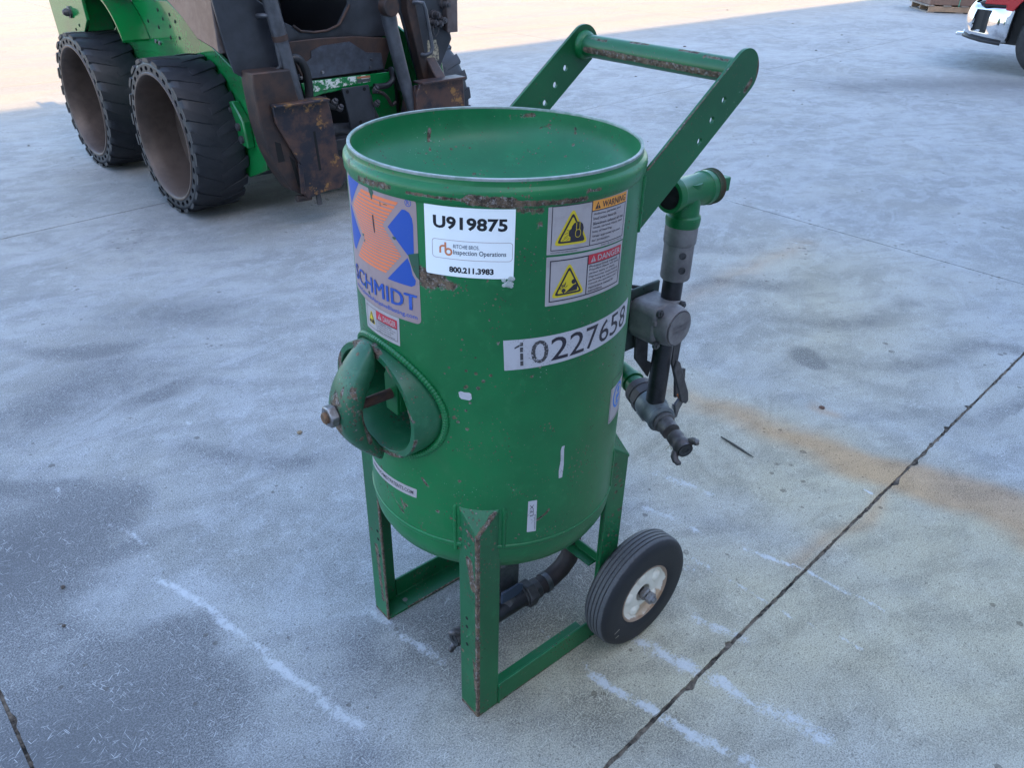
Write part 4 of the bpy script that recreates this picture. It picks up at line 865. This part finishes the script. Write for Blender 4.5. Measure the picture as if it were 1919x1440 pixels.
def loader_wheel(xo, yc, sd_, rt=.402):
    """xo: outer face, sd_ = +1 when the wheel extends toward +x"""
    W_ = .285; ax = Vector((sd_, 0, 0)); c = Vector((xo, yc, rt)); ph = random.random()
    wb = MB().lathe([(.05,.165),(.10,.17),(.13,.19),(.22,.20),(.298,.205),(.300,.215),(.22,.215),(.05,.20)], c, ax, n=64, closed=True).build('wheel', K_brown, skid, angle=40)
    MB().lathe([(.326,.012),(.330,.004),(.326,-.001),(.318,.0),(.313,.006),(.311,.02),(.302,.045),(.298,.09),(.297,.26),(.318,.275),(.326,.27)], c, ax, n=96, closed=True).build('rim', K_brown, wb, angle=40)
    for k in range(8):
        a = 6.283*k/8+ph; m = MB(); hexnut(m, c+Vector((sd_*.19, .085*math.cos(a), .085*math.sin(a))), -ax, .014, .018); m.build('lug_nut', M_zinc, wb)
    # tyre carcass with a ring of real apertures in the sidewall
    N = 32; q = 12; V = []; F = []
    def P(r, a, h): return c + ax*h + Vector((0, r*math.cos(a), r*math.sin(a)))
    ra, rb = .330, .368
    for k in range(N):
        a0 = 6.283185*k/N; a1 = 6.283185*(k+1)/N; am = (a0+a1)/2; o = []; i_ = []; b = []; base = len(V)
        sq = [(-1,-1),(-.33,-1),(.33,-1),(1,-1),(1,-.33),(1,.33),(1,1),(.33,1),(-.33,1),(-1,1),(-1,.33),(-1,-.33)]
        for (u_, v_) in sq:
            V.append(P((ra+rb)/2+v_*(rb-ra)/2, am+u_*(a1-a0)/2, .004))
        for (u_, v_) in sq:
            l = math.hypot(u_, v_); uu, vv = u_/l, v_/l
            V.append(P((ra+rb)/2-.001+vv*.0115, am+uu*(a1-a0)*.27, .004))
        for (u_, v_) in sq:
            l = math.hypot(u_, v_); uu, vv = u_/l, v_/l
            V.append(P((ra+rb)/2-.001+vv*.010, am+uu*(a1-a0)*.23, .06))
        for j in range(12):
            j2 = (j+1) % 12
            F.append((base+j, base+j2, base+12+j2, base+12+j)); F.append((base+12+j, base+12+j2, base+24+j2, base+24+j))
        F.append(tuple(base+24+j for j in range(12)))
    m = MB(); m.addm(V, F)
    m.lathe([(.368,.004),(.382,.010),(.391,.022),(.3945,.05),(.395,.14),(.3945,.235),(.391,.262),(.380,.276),(.335,.283),(.325,.27),(.325,.01)][::1], c, ax, n=102)
    m.F = [f for f in m.F if len(f) <= 12]
    ty = m.build('tyre', K_tyre, wb, angle=35)
    # worn chevron lugs
    NL = 22
    for k in range(NL):
        for side in (0, 1):
            a0 = 6.283185*(k+.5*side)/NL+ph; wv = random.uniform(-.01, .01)
            hs = [.002, .05, .10, .150] if side == 0 else [.283, .235, .185, .135]; V = []; F = []
            for i, h in enumerate(hs):
                sh_ = i*.052; wd = (.088, .080, .066, .050)[i]+wv; r1 = (.3985, .4015, .4005, .398)[i]-random.uniform(0, .003)
                for (r, aa) in ((.380, -wd), (r1, -wd*.86), (r1+.001, 0), (r1, wd*.80), (.380, wd)):
                    V.append(P(r, a0+sh_+aa, h))
            F = [(i*5+j, i*5+j+1, (i+1)*5+j+1, (i+1)*5+j) for i in range(3) for j in range(4)] + [(0,1,2,3,4), (15,16,17,18,19)]
            mesh('tread_lug', V, F, K_tyre, wb, angle=20)
    return wb
for yc in (3.361, 4.559): loader_wheel(.684, yc, 1)
for yc in (3.361, 4.559): loader_wheel(2.52, yc, -1)

def sp(name, poly, ax, a, b, mat, par=None, bev=.004, **kw): return MB().prism(poly, ax, a, b).build(name, mat, par or skid, bevel=bev, **kw)
side = [(2.80,.30),(2.79,.41),(2.864,.715),(3.069,.79),(3.35,.90),(3.687,1.03),(4.18,1.0),(4.46,.86),(4.60,.79),(5.2,.75),(5.25,.30),(5.1,.22),(3.0,.22)]
sp('chassis_side', side, 'x', .975, .995, K_green); sp('chassis_side', side, 'x', 2.185, 2.205, K_green)
sp('chassis_floor', [(1.0,.22),(2.18,.22),(2.18,.26),(1.0,.26)], 'y', 3.0, 5.1, K_black); sp('chassis_back', [(1.0,.26),(2.18,.26),(2.18,1.2),(1.0,1.2)], 'y', 5.1, 5.2, K_green)
sp('engine_cover', [(1.0,.9),(2.18,.9),(2.18,1.45),(1.0,1.45)], 'y', 4.75, 5.25, K_green, bev=.03)
sp('front_bulkhead', [(1.0,.26),(2.18,.26),(2.18,.62),(1.0,.62)], 'y', 3.28, 3.32, K_black)
# chain case bump with bolts beside the front wheel
cc = sp('axle_cover', [(3.13,.60),(2.99,.62),(2.90,.53),(2.885,.40),(2.98,.41),(3.10,.44)], 'x', .93, .975, K_green, bev=.008)
for (y, z) in ((3.02,.57),(2.95,.50),(2.93,.44)): MB().lathe([(.02,0),(.02,.012),(.012,.014)], (.93, y, z), (-1,0,0), n=10).build('bolt', M_castd, cc)
# rear stanchion plates, axle fender
for xa, xb in ((.79, .81), (2.39, 2.41)):
    st = sp('stanchion', [(4.556,.797),(5.08,.72),(5.12,1.0),(5.12,1.75),(4.60,1.75),(4.475,1.0),(4.463,.87)], 'x', xa, xb, K_green)
    s2 = sp('stanchion_web', [(4.55,.80),(4.60,.80),(4.60,1.75),(4.55,1.75)], 'x', xb, xb+.16, K_green, par=st)
    cx0 = xa if xa < 1 else xb; sg = -1 if xa < 1 else 1
    MB().lathe([(.034,0),(.034,.012),(.022,.014),(.022,.03),(.012,.045)], (cx0, 4.728, .894), (sg,0,0), n=20).build('pivot_bolt', M_castd, st)
for (y, z) in ((4.70,.80),(4.62,.83)): MB().lathe([(.008,0),(.008,.003)], (.79, y, z), (-1,0,0), n=10).build('bolt_hole', M_dark, skid)
m = MB(); P_ = [(4.40-.42*math.sin(R(a)), .62+.42*math.cos(R(a))) for a in range(-20, 70, 6)]
m.prism(P_+[(p[0]*.985+4.4*.015, p[1]-.012) for p in P_[::-1]], 'x', .82, .97); m.build('wheel_guard', K_green, skid)
MB().tube([(.90, 4.5, 1.06),(.90, 4.15, 1.12),(.90, 3.6, 1.42)], .05, n=20).build('lift_cylinder', K_black, skid)
for k in range(9):
    y, z = ((3.78,.93),(3.70,.90),(3.62,.93),(3.72,.84),(3.60,.85),(3.86,.88),(3.68,.96),(3.83,.97),(4.0,.90))[k]
    MB().lathe([(.0095,0),(.0095,.002)], (.975, y, z), (-1,0,0), n=10).build('bolt_hole', M_dark, skid)
for (y, z) in ((3.93,.80),(3.88,.795)):
    m = MB(); hexnut(m, (.975, y, z), (-1,0,0), .012, .01); m.build('bolt', M_zinc, skid)
# lift arms: rear boom on each side, and the front drop with its face plate
boom = [(2.79,.875),(2.85,.893),(3.006,.917),(3.142,1.001),(3.291,1.065),(3.8,1.32),(5.0,1.62),(5.0,1.80),(3.6,1.72),(2.98,1.60),(2.82,1.35),(2.79,1.10)]
face = [(.812,1.55),(.812,1.10),(.838,.905),(.865,.792),(.95,.734),(1.031,.667),(1.135,.628),(1.131,1.022),(1.089,1.056),(1.03,1.098),(1.03,1.55)]
b = sp('lift_arm', boom, 'x', .815, .905, K_pink, bev=.006); sp('arm_face_plate', face, 'y', 2.765, 2.785, K_grey, par=b, bev=.005)
sp('arm_inner_web', [(2.785,.66),(2.90,.70),(2.98,1.0),(2.98,1.5),(2.785,1.5)], 'x', 1.10, 1.125, K_grey, par=b)
lk = sp('lower_arm_link', [(.898,.80),(.898,.736),(.908,.57),(.93,.439),(.972,.325),(1.032,.215),(1.113,.168),(1.211,.255),(1.134,.625),(1.10,.80)], 'y', 2.66, 2.78, K_rust, par=b, bev=.008)
for P in ([(.968,.475),(.998,.462),(1.009,.373),(.973,.371)], [(1.036,.395),(1.062,.364),(1.088,.235),(1.068,.225)]): MB().prism(P, 'y', 2.6585, 2.661).build('slot', M_dark, lk)
face2 = [(1.886,1.55),(1.847,1.054),(1.90,.979),(2.01,.614),(2.136,.617),(2.149,.665),(2.255,.835),(2.216,.993),(2.195,1.04),(2.17,1.55)]
b2 = sp('lift_arm', boom, 'x', 2.19, 2.27, K_pink, bev=.006); sp('arm_face_plate', face2, 'y', 2.83, 2.85, K_grey, par=b2, bev=.005)
sp('arm_edge_channel', [(1.90,1.5),(1.955,1.5),(1.955,1.05),(2.045,.62),(2.0,.62),(1.90,1.0)], 'y', 2.77, 2.83, K_rust, par=b2, bev=.006)
sp('lower_arm_link', [(2.66,.64),(2.66,.30),(2.58,.22),(2.70,.19),(2.84,.42),(2.86,.70),(2.786,.76)], 'x', 2.02, 2.09, K_rust, par=b2, bev=.008)
for q in ((2.118,.971),(2.165,.94),(2.137,.924),(2.189,1.021),(2.10,.93)):
    f_ = MB().lathe([(.026,0),(.026,.02),(.018,.022),(.018,.05),(.012,.052),(.012,.06)], (q[0], 2.84, q[1]), (.25,-1,.05), n=14).build('hydraulic_coupler', M_castd, b2, angle=30)
MB().tube([(2.10,2.80,.93),(2.085,2.79,.89),(2.10,2.79,.86),(2.13,2.80,.88),(2.14,2.80,.92)], .003, n=6).build('retaining_chain', M_castd, b2)
t = NT('worn_tag'); n1 = t.noise(60, 5, .8); K_tag = t.out(t.mix(t.ss(n1, .45, .6), (.42,.37,.26), (.10,.09,.08)), .6)
sp('worn_label', [(2.072,.841),(2.137,.84),(2.140,.82),(2.150,.80),(2.155,.731),(2.135,.724),(2.12,.730),(2.10,.722),(2.072,.718),(2.066,.76),(2.074,.78)], 'y', 2.828, 2.830, K_tag, par=b2, bev=0)
# grab rails
MB().tube([(1.02,2.765,1.03),(1.02,2.72,1.035),(1.045,2.70,1.035),(1.055,2.70,1.0),(1.068,2.70,.88),(1.075,2.70,.81),(1.06,2.72,.79),(1.05,2.765,.79)], .011, n=10).build('grab_rail', K_steel, b, angle=60)
MB().tube([(1.94,2.78,1.045),(1.945,2.74,1.05),(1.975,2.73,1.045),(1.99,2.73,1.01),(2.03,2.73,.82),(2.02,2.73,.79),(1.99,2.74,.78),(1.98,2.80,.78)], .011, n=10).build('grab_rail', K_steel, b2, angle=60)
# tilt cylinders
c1 = MB().tube([(1.035,2.70,1.22),(1.07,2.70,1.035),(1.088,2.70,.935)], .036, n=24).build('tilt_cylinder', K_steel, skid)
MB().tube([(1.088,2.70,.94),(1.145,2.70,.625)], .033, n=24).build('cylinder_barrel', K_steel, c1); MB().tube([(1.085,2.70,.95),(1.09,2.70,.925)], .038, n=24).build('collar', K_rust, c1)
c2 = MB().tube([(1.70,2.70,1.12),(1.718,2.70,1.036),(1.732,2.70,.95)], .040, n=24).build('tilt_cylinder', K_steel, skid)
MB().tube([(1.73,2.70,.955),(1.79,2.70,.72),(1.865,2.70,.47)], [.038,.036,.028], n=24).build('cylinder_barrel', K_steel, c2)
MB().lathe([(.045,-.03),(.048,-.025),(.048,.025),(.045,.03)], (1.705,2.67,1.045), (0,-1,0), n=24).build('pivot_pin', K_rust, c2)
# cross member with the U shaped foot opening, worn step plate, green cross strip, hanging guard
up_ = [(1.264,.873),(1.886,.865),(1.90,1.10),(1.80,1.13),(1.66,1.13),(1.648,1.034),(1.573,.937),(1.497,.913),(1.339,.920),(1.293,.954),(1.248,.975),(1.195,1.034),(1.12,1.13),(1.08,1.13),(1.08,1.02)]
sp('opening_side_post', [(1.10,1.1),(1.13,1.1),(1.20,1.03),(1.20,1.0),(1.10,1.0)], 'y', 2.93, 2.95, K_grey)
sp('front_cross_member', up_, 'y', 2.95, 2.975, K_grey, bev=.004); MB().tube([(1.30,2.945,.953),(1.342,2.945,.924),(1.42,2.945,.914),(1.497,2.945,.917),(1.573,2.945,.941),(1.61,2.945,.985),(1.648,2.945,1.034)], .007, n=8).build('opening_lip', K_rust, skid)
sp('step_plate', [(1.225,.885),(1.30,.695),(1.817,.702),(1.86,.80),(1.849,.862),(1.628,.885),(1.42,.89)], 'y', 2.90, 2.915, K_rust, bev=.003)
sp('step_plate_worn_face', [(1.345,.70),(1.32,.78),(1.36,.80),(1.36,.835),(1.43,.855),(1.60,.862),(1.70,.80),(1.80,.79),(1.81,.705)], 'y', 2.897, 2.900, metal('worn_blue_grey', (.085,.095,.12), (.05,.05,.06), .35, .3, 22, rust=.05), bev=0)
gs = sp('cross_strip', [(1.278,.683),(1.300,.600),(1.405,.618),(1.60,.628),(1.80,.618),(1.842,.640),(1.842,.688),(1.34,.690)], 'y', 2.885, 2.897, K_green, bev=.004)
t = NT('peeled_decal'); n1 = t.noise(34, 5, .75); K_dec = t.out(t.mix(t.ss(n1, .47, .50), (.70,.72,.68), (.008,.18,.05)), .5)
dc = sp('peeled_label', [(1.335,.689),(1.709,.686),(1.708,.650),(1.42,.640),(1.345,.633)], 'y', 2.883, 2.885, K_dec, par=gs, bev=0)
sp('label_corner', [(1.62,.683),(1.705,.683),(1.705,.672),(1.62,.673)], 'y', 2.882, 2.883, label_mat('faded_header', (.45,.15,.07), .5, .4), par=gs, bev=0); sp('label_print', [(1.62,.668),(1.705,.668),(1.705,.652),(1.62,.652)], 'y', 2.882, 2.883, label_mat('faded_print', (.07,.08,.08), .5, .4), par=gs, bev=0)
for (x, z, mt) in ((1.415,.725,M_zinc),(1.285,.71,M_zinc),(1.52,.685,K_black),(1.72,.72,M_castd),(1.73,.76,M_castd)): MB().lathe([(.009,0),(.008,.008),(.004,.010)], (x, 2.897, z), (0,-1,0), n=12).build('bolt', mt, skid)
sp('hanging_guard', [(1.497,.641),(1.672,.641),(1.706,.455),(1.66,.36),(1.60,.34),(1.538,.413),(1.515,.558)], 'y', 2.85, 2.862, K_grey, bev=.004)
for (x, z) in ((1.53,.62),(1.64,.622),(1.60,.45)): MB().lathe([(.010,0),(.010,.002)], (x, 2.85, z), (0,-1,0), n=12).build('bolt_hole', M_dark, skid)
sp('lower_guard', [(1.20,.20),(1.80,.20),(1.82,.42),(1.20,.42)], 'y', 2.98, 3.0, K_black); MB().tube([(1.36,2.94,.425),(1.59,2.94,.405)], .03, n=16).build('torsion_tube', K_steel, skid)
sp('belly_plate', [(1.78,.25),(1.92,.25),(1.90,.62),(1.72,.64),(1.74,.45)], 'y', 2.93, 2.95, K_green)
def hose(pts, r=.016, mat=None): MB().tube(pts, r, n=12).build('hydraulic_hose', mat or K_black, skid, angle=60)
def curve(P, n=10):
    P = [Vector(p) for p in P]; out_ = []
    for i in range(len(P)-1):
        p0, p1, p2, p3 = P[max(i-1,0)], P[i], P[i+1], P[min(i+2, len(P)-1)]
        for k in range(n):
            t_ = k/n; out_.append(.5*((2*p1)+(p2-p0)*t_+(2*p0-5*p1+4*p2-p3)*t_*t_+(3*p1-p0-3*p2+p3)*t_**3))
    return out_+[P[-1]]
hose(curve([(1.17,2.9,.78),(1.19,2.82,.815),(1.23,2.80,.815),(1.262,2.80,.76),(1.27,2.80,.68),(1.262,2.80,.60)]), .022)
hose(curve([(1.90,2.95,.95),(1.86,2.85,.86),(1.86,2.82,.74),(1.88,2.84,.66),(1.90,2.86,.60)]), .030)
hose(curve([(1.86,2.90,.70),(1.83,2.84,.66),(1.78,2.83,.63),(1.70,2.84,.63)]), .016); hose(curve([(1.92,2.90,.72),(1.93,2.84,.62),(1.90,2.84,.55)]), .016)
hose(curve([(1.70,2.86,.60),(1.74,2.83,.595),(1.78,2.83,.56),(1.81,2.84,.52),(1.84,2.84,.53)]), .010, K_rust)
hose(curve([(1.69,2.88,.58),(1.70,2.86,.50),(1.72,2.86,.46)]), .012, M_castd); hose(curve([(1.42,2.92,.60),(1.44,2.9,.55),(1.50,2.9,.53)]), .014); hose(curve([(1.38,2.94,.60),(1.40,2.9,.50),(1.36,2.9,.45)]), .018)
for (x, z) in ((1.70,.605),(1.895,.60),(1.91,.56),(1.43,.57),(1.46,.535),(1.70,.53)):
    MB().lathe([(.014,0),(.018,.003),(.018,.022),(.012,.025),(.012,.035)], (x, 2.84, z), (.2,-.6,.7), n=8).build('hose_fitting', M_castd if x != 1.895 else M_steel, skid)
# quick attach plates
qa = [(.968,.646),(1.273,.644),(1.288,.581),(1.298,.50),(1.308,.36),(1.350,.321),(1.345,.228),(1.305,.185),(1.21,.183),(1.17,.175),(1.098,.165),(1.078,.205),(1.078,.353),(.975,.568)]
q1 = sp('attachment_plate', qa, 'y', 2.635, 2.655, K_plate, bev=.005)
MB().prism([(1.172,.50),(1.184,.50),(1.196,.30),(1.184,.30)], 'y', 2.633, 2.6352).build('slot', M_dark, q1)
m = MB().tube([(1.05,2.66,.17),(1.13,2.66,.165)], .018, n=12); m.build('lock_pin_boss', K_rust, q1); MB().tube([(1.175,2.66,.19),(1.18,2.66,.115)], .014, n=12).build('lock_pin', M_castd, q1)
sp('plate_flange', [(1.062,.20),(1.085,.20),(1.085,.34),(1.062,.36)], 'y', 2.62, 2.635, K_plate, par=q1, bev=.003)
sp('plate_lip', [(.968,.640),(1.275,.638),(1.275,.650),(.968,.652)], 'y', 2.61, 2.70, K_plate, par=q1, bev=.003)
qb = [(1.863,.657),(2.173,.661),(2.187,.49),(2.19,.36),(2.16,.20),(1.95,.18),(1.86,.30),(1.835,.519),(1.834,.598)]
q2 = sp('attachment_plate', qb, 'y', 2.635, 2.655, K_plate, bev=.005); sp('plate_lip', [(1.863,.652),(2.173,.655),(2.173,.667),(1.863,.664)], 'y', 2.61, 2.70, K_plate, par=q2, bev=.003)
sp('plate_side', [(2.655,.650),(2.76,.60),(2.80,.48),(2.78,.30),(2.70,.18),(2.655,.17)], 'x', 1.84, 1.86, K_plate, par=q2, bev=.004)
sp('attachment_tube', [(2.70,.36),(2.76,.36),(2.76,.42),(2.70,.42)], 'x', .985, 1.84, K_black, bev=.004)
# cab: dark frame, seat and floor, open at the front
cab = MB().box(1.02,1.07,3.02,3.08,.62,2.0); 
for (x, y) in ((1.85,3.02),(1.02,4.6),(1.85,4.6)): cab.box(x, x+.05, y, y+.06, .62, 2.0)
cab.box(1.02,1.90,3.0,4.68,2.0,2.06); cab.box(1.02,1.04,3.08,4.6,.62,1.25); cab.box(1.88,1.90,3.08,4.6,.62,1.25); cab.box(1.07,1.85,4.6,4.62,.62,2.0)
cab.build('cab_frame', K_black, skid); MB().box(1.04,1.88,3.10,4.6,.62,.66).build('cab_floor', K_black, skid)
sp('seat', [(3.75,.85),(4.3,.85),(4.45,1.5),(4.35,1.52),(4.2,1.0),(3.75,1.0)], 'x', 1.2, 1.7, K_black, bev=.03)
sp('cab_sill', [(1.30,.70),(1.66,.70),(1.66,.90),(1.30,.90)], 'y', 3.05, 3.08, K_black); sp('control_lever', [(1.36,.9),(1.38,.9),(1.40,1.3),(1.37,1.3)], 'y', 3.3, 3.33, K_black)
OFF = Vector((0,0,0))

# ================================================================ red pickup at the right edge
TR = (9.86, 2.17); th = R(104)      # front wheel; heading
truck = empty('pickup_truck', (TR[0], TR[1], 0), th, label='red pickup truck with chrome bumper at the right edge', category='pickup')
T_red = plain('truck_red', (.42,.012,.015), .2, 0, .5, .04); T_red.node_tree.nodes['Principled BSDF'].inputs['Coat Weight'].default_value = .8
T_chrome = plain('chrome', (.82,.83,.85), .05, 1.0, .5, .0); T_black = plain('truck_black_plastic', (.014,.014,.016), .5); T_glass = plain('lamp_glass', (.75,.77,.78), .08, 0, .8, .02)
# local frame: +x is forward, +y is the side turned to the camera
TW = 1.98; y0 = .06          # outer side plane of the body is y = .06
def bodyring(r, n=40, a0=0): return [(r*math.cos(2*math.pi*k/n), .40+r*math.sin(2*math.pi*k/n)) for k in range(n)]
arch = [( -.57,.48)] + [(.57*math.cos(R(a)), .42+.57*math.sin(R(a))) for a in range(172, 6, -8)] + [(.57,.50)]
bx = [(-3.6,.48),(-3.6,1.25),(-1.15,1.25),(-.95,1.18),(.2,1.14),(.70,1.10),(.80,1.0),(.82,.72),(.60,.72)] + [(a, b) for a, b in arch[::-1]] 
MB().prism(bx, 'y', y0, y0-.03).build('fender_side', T_red, truck, bevel=.01, angle=30)
bx2 = [(-3.6,.50),(-3.6,1.25),(-1.15,1.25),(-.95,1.18),(.2,1.14),(.70,1.10),(.80,1.0),(.82,.72),(.60,.72),(.60,.98),(-.52,.95),(-.52,.50)]
MB().prism(bx2, 'y', y0-.03, y0-TW).build('body', T_red, truck, bevel=.02)
MB().prism([(-3.4,1.25),(-3.3,1.78),(-1.9,1.82),(-1.1,1.28)], 'y', y0-.12, y0-TW+.12).build('cab_roof', T_black, truck, bevel=.05)
MB().prism([(-.58,.25),(.60,.30),(.60,.99),(-.58,.99)], 'y', y0-.30, y0-.32).build('wheel_well', T_black, truck)
MB().prism([(.50,.34),(.80,.42),(.80,.71),(.50,.71)], 'y', y0-.04, y0-TW).build('underbody', T_black, truck)
wm_ = MB().lathe([(.05,.02),(.20,.03),(.23,.01),(.235,.0),(.245,.0),(.25,.02),(.25,.22),(.05,.2)], (0, y0-.0, .40), (0,-1,0), n=48, closed=True).build('wheel', plain('alloy', (.45,.46,.48), .3, .9), truck, angle=40)
MB().lathe([(.25,.015),(.275,.0),(.33,-.004),(.375,.008),(.395,.028),(.402,.05),(.402,.22),(.39,.245),(.33,.26),(.25,.25)], (0, y0-.0, .402), (0,-1,0), n=64, closed=True).build('tyre', M_tyre, wm_, angle=40)
wm2 = wm_.copy(); COL.objects.link(wm2); wm2.location = (-3.1, 0, 0)
for ch in wm_.children: c3 = ch.copy(); COL.objects.link(c3); c3.parent = wm2
# chrome bumper swept round the corner, with a fog lamp opening
plan = [(.50,.075),(.54,.083),(.60,.085),(.73,.078),(.90,.01),(.96,-.07),(1.00,-.20),(1.03,-.45),(1.05,-.93),(1.03,-1.41),(1.0,-1.66),(.95,-1.81),(.88,-1.89),(.78,-1.93),(.66,-1.945),(.50,-1.93)]
def zlo(k): return (.34,.34,.35,.36,.375,.385,.385,.38,.38,.38,.385,.39,.40,.42,.44,.47)[k]
zt = .72; rows = 7; V = []; F = []
for k, (x, y) in enumerate(plan):
    for r_ in range(rows):
        f = r_/(rows-1); z = zlo(k)+(zt-zlo(k))*f; inset = (.018, .004, 0, 0, .003, .02, .06)[r_]
        cxx, cyy = .2, -.93; dx, dy = x-cxx, y-cyy; l = math.hypot(dx, dy); V.append((x-dx/l*inset, y-dy/l*inset, z))
for k in range(len(plan)-1):
    for r_ in range(rows-1):
        if (k in (5, 6) or k in (8, 9)) and False: continue
        if k in (3,) and r_ in (1, 2, 3, 4): continue
        F.append((k*rows+r_, (k+1)*rows+r_, (k+1)*rows+r_+1, k*rows+r_+1))
bp = mesh('bumper', V, F, T_chrome, truck, angle=45); md = bp.modifiers.new('s', 'SOLIDIFY'); md.thickness = .006; md.offset = -1
op = MB().prism([(.72,.04),(.89,-.03),(.89,-.12),(.72,-.12)], 'z', .45, .69).build('fog_lamp_recess', T_black, bp)
m = MB().tube([(.55,.05,.325),(.75,.05,.345),(.88,.0,.365),(.97,-.15,.37),(1.0,-.93,.36),(.95,-1.7,.37)], .022, n=10).build('valance', T_black, truck)
MB().box(.94, 1.10, -.50, -.44, .33, .37).build('tow_hook', T_chrome, truck, bevel=.01)
MB().prism([(.50,.70),(.84,.70),(.88,.735),(.50,.735)], 'y', .045, -1.9).build('bumper_gap_trim', T_black, truck)
MB().prism([(.80,.735),(.88,.735),(.86,1.0),(.78,1.02)], 'y', -.08, -.45).build('headlamp', T_glass, truck, bevel=.02)
MB().prism([(.80,.735),(.90,.735),(.88,1.02),(.78,1.04)], 'y', -.47, -1.4).build('grille', T_black, truck, bevel=.01)

# ================================================================ pallet of brown cartons, far right
pa = R(-49); pr = (16.45, 6.62)
wood = metal('pallet_wood', (.42,.27,.17), (.30,.19,.12), .8, 0, 12, bump=.3); woodg = metal('pallet_wood_grey', (.33,.27,.22), (.20,.16,.13), .85, 0, 14, bump=.3)
card = metal('brown_carton', (.22,.13,.095), (.17,.10,.075), .8, 0, 8, bump=.1)
pal = empty('pallet', (pr[0], pr[1], 0), pa, label='wooden pallet under brown cartons at the far right', category='pallet')
for k in range(3): MB().box(.05, 2.35, k*.56+.0, k*.56+.045, .022, .115).build('stringer', wood, pal, bevel=.003)
for k in range(8): MB().box(.0+k*.32, .0+k*.32+.14, -.01, 1.2, .115, .137).build('deck_board', woodg, pal, bevel=.002)
for k in (0, .55, 1.05, 1.6, 2.2): MB().box(k+.02, k+.16, -.01, 1.2, .0, .022).build('base_board', woodg, pal, bevel=.002)
def local(o, loc): o.location = loc; o.rotation_euler = (0, 0, pa); return o
cr = Matrix.Rotation(pa, 3, 'Z')
for k in range(2):
    for j in range(2):
        p = Vector((pr[0], pr[1], 0)) + cr @ Vector((.06+1.16*k, .04+.58*j, 0))
        cb = MB().box(0, 1.13, 0, .56, .138, .72).build('carton', card, None, bevel=.008); local(cb, p)
        cb['label'] = ('front left', 'back left', 'front right', 'back right')[k*2+j] + ' large brown carton on the far wooden pallet'; cb['category'] = 'carton'; cb['group'] = 'brown cartons on the pallet'
        MB().box(.0, 1.13, .26, .31, .7205, .7215).build('tape', plain('tape_%d%d' % (k, j), (.30,.19,.12), .35), cb)
st = MB()
for (a, b_, c_2, d_) in ((.60,.612,.139,.725),): 
    st.box(a, b_, .030, .034, .02, .730); st.box(a, b_, .030, 1.19, .7275, .7305); st.box(a, b_, 1.187, 1.19, .02, .730)
so_ = st.build('strap', plain('green_strap', (.12,.42,.28), .4), None); local(so_, (pr[0], pr[1], 0)); so_['label'] = 'green plastic strap over the brown cartons on the pallet'; so_['category'] = 'strap'

# ================================================================ litter on the concrete
def pebble(x, y, r, label, col, squash=.7):
    bm = bmesh.new(); bmesh.ops.create_icosphere(bm, subdivisions=2, radius=r)
    for v in bm.verts: v.co *= 1+random.uniform(-.16, .16); v.co.z = v.co.z*squash
    me = bpy.data.meshes.new('pebble'); zmin = min(v.co.z for v in bm.verts)
    for v in bm.verts: v.co.z -= zmin
    bm.to_mesh(me); bm.free(); me.materials.append(col); o = bpy.data.objects.new('pebble', me); COL.objects.link(o); o.location = (x, y, 0); o['label'] = label; o['category'] = 'pebble'; return o
tan = metal('tan_stone', (.30,.22,.14), (.20,.15,.10), .85, 0, 200); dks = metal('dark_stone', (.07,.055,.045), (.12,.09,.07), .9, 0, 200)
pebble(.005,.99,.0085,'tan pebble on the concrete left of the handhole nut', tan)
pebble(-.765,.742,.0055,'small brown pebble on the dark stained concrete at lower left', dks); pebble(-.797,.61,.0045,'smaller dark pebble nearest the lower left joint', dks)
pebble(1.491,.001,.010,'reddish flat crumb on the concrete beyond the rust streak', metal('red_stone', (.10,.05,.035), (.15,.08,.05), .9, 0, 150), .35)
tw = MB().tube([(1.062,.112,.004),(1.056,.06,.005),(1.053,.02,.004),(1.050,-.022,.003)], [.0022,.004,.0035,.001], n=8).build('twig', metal('grey_twig', (.07,.065,.06), (.04,.035,.03), .9, 0, 200), None); tw['label'] = 'thin grey twig lying on the concrete right of the claw fitting'; tw['category'] = 'twig'
m = MB()
for (x, y, r_) in ((6.735,3.429,.03),(6.2,3.0,.02),(7.2,3.3,.02),(8.325,6.101,.05),(13.1,8.9,.05),(11.5,5.6,.04),(10.8,5.1,.03),(9.0,4.2,.025),(8.2,3.2,.02),(7.9,2.4,.02),(6.0,4.9,.03),(5.1,3.6,.02),(5.5,2.4,.015),(4.3,2.1,.015),(4.9,1.1,.012),(3.9,2.9,.015),(.35,4.9,.012),(.28,4.6,.01),(.2,5.4,.02),(2.4,1.4,.008),(2.1,.6,.007),(-.2,2.9,.01),(-.45,1.6,.006),(1.32,-.33,.005),(9.6,4.9,.04),(12.2,6.9,.04)):
    r_ *= .5; m.lathe([(.0001,.5*r_),(r_*.6,.4*r_),(r_,.001)], (x, y, 0), (0,0,1), n=6, ph=random.random())
lt = m.build('grit', dks, None, kind='stuff'); lt['label'] = 'scattered dark crumbs of dirt over the yard'
pb = None
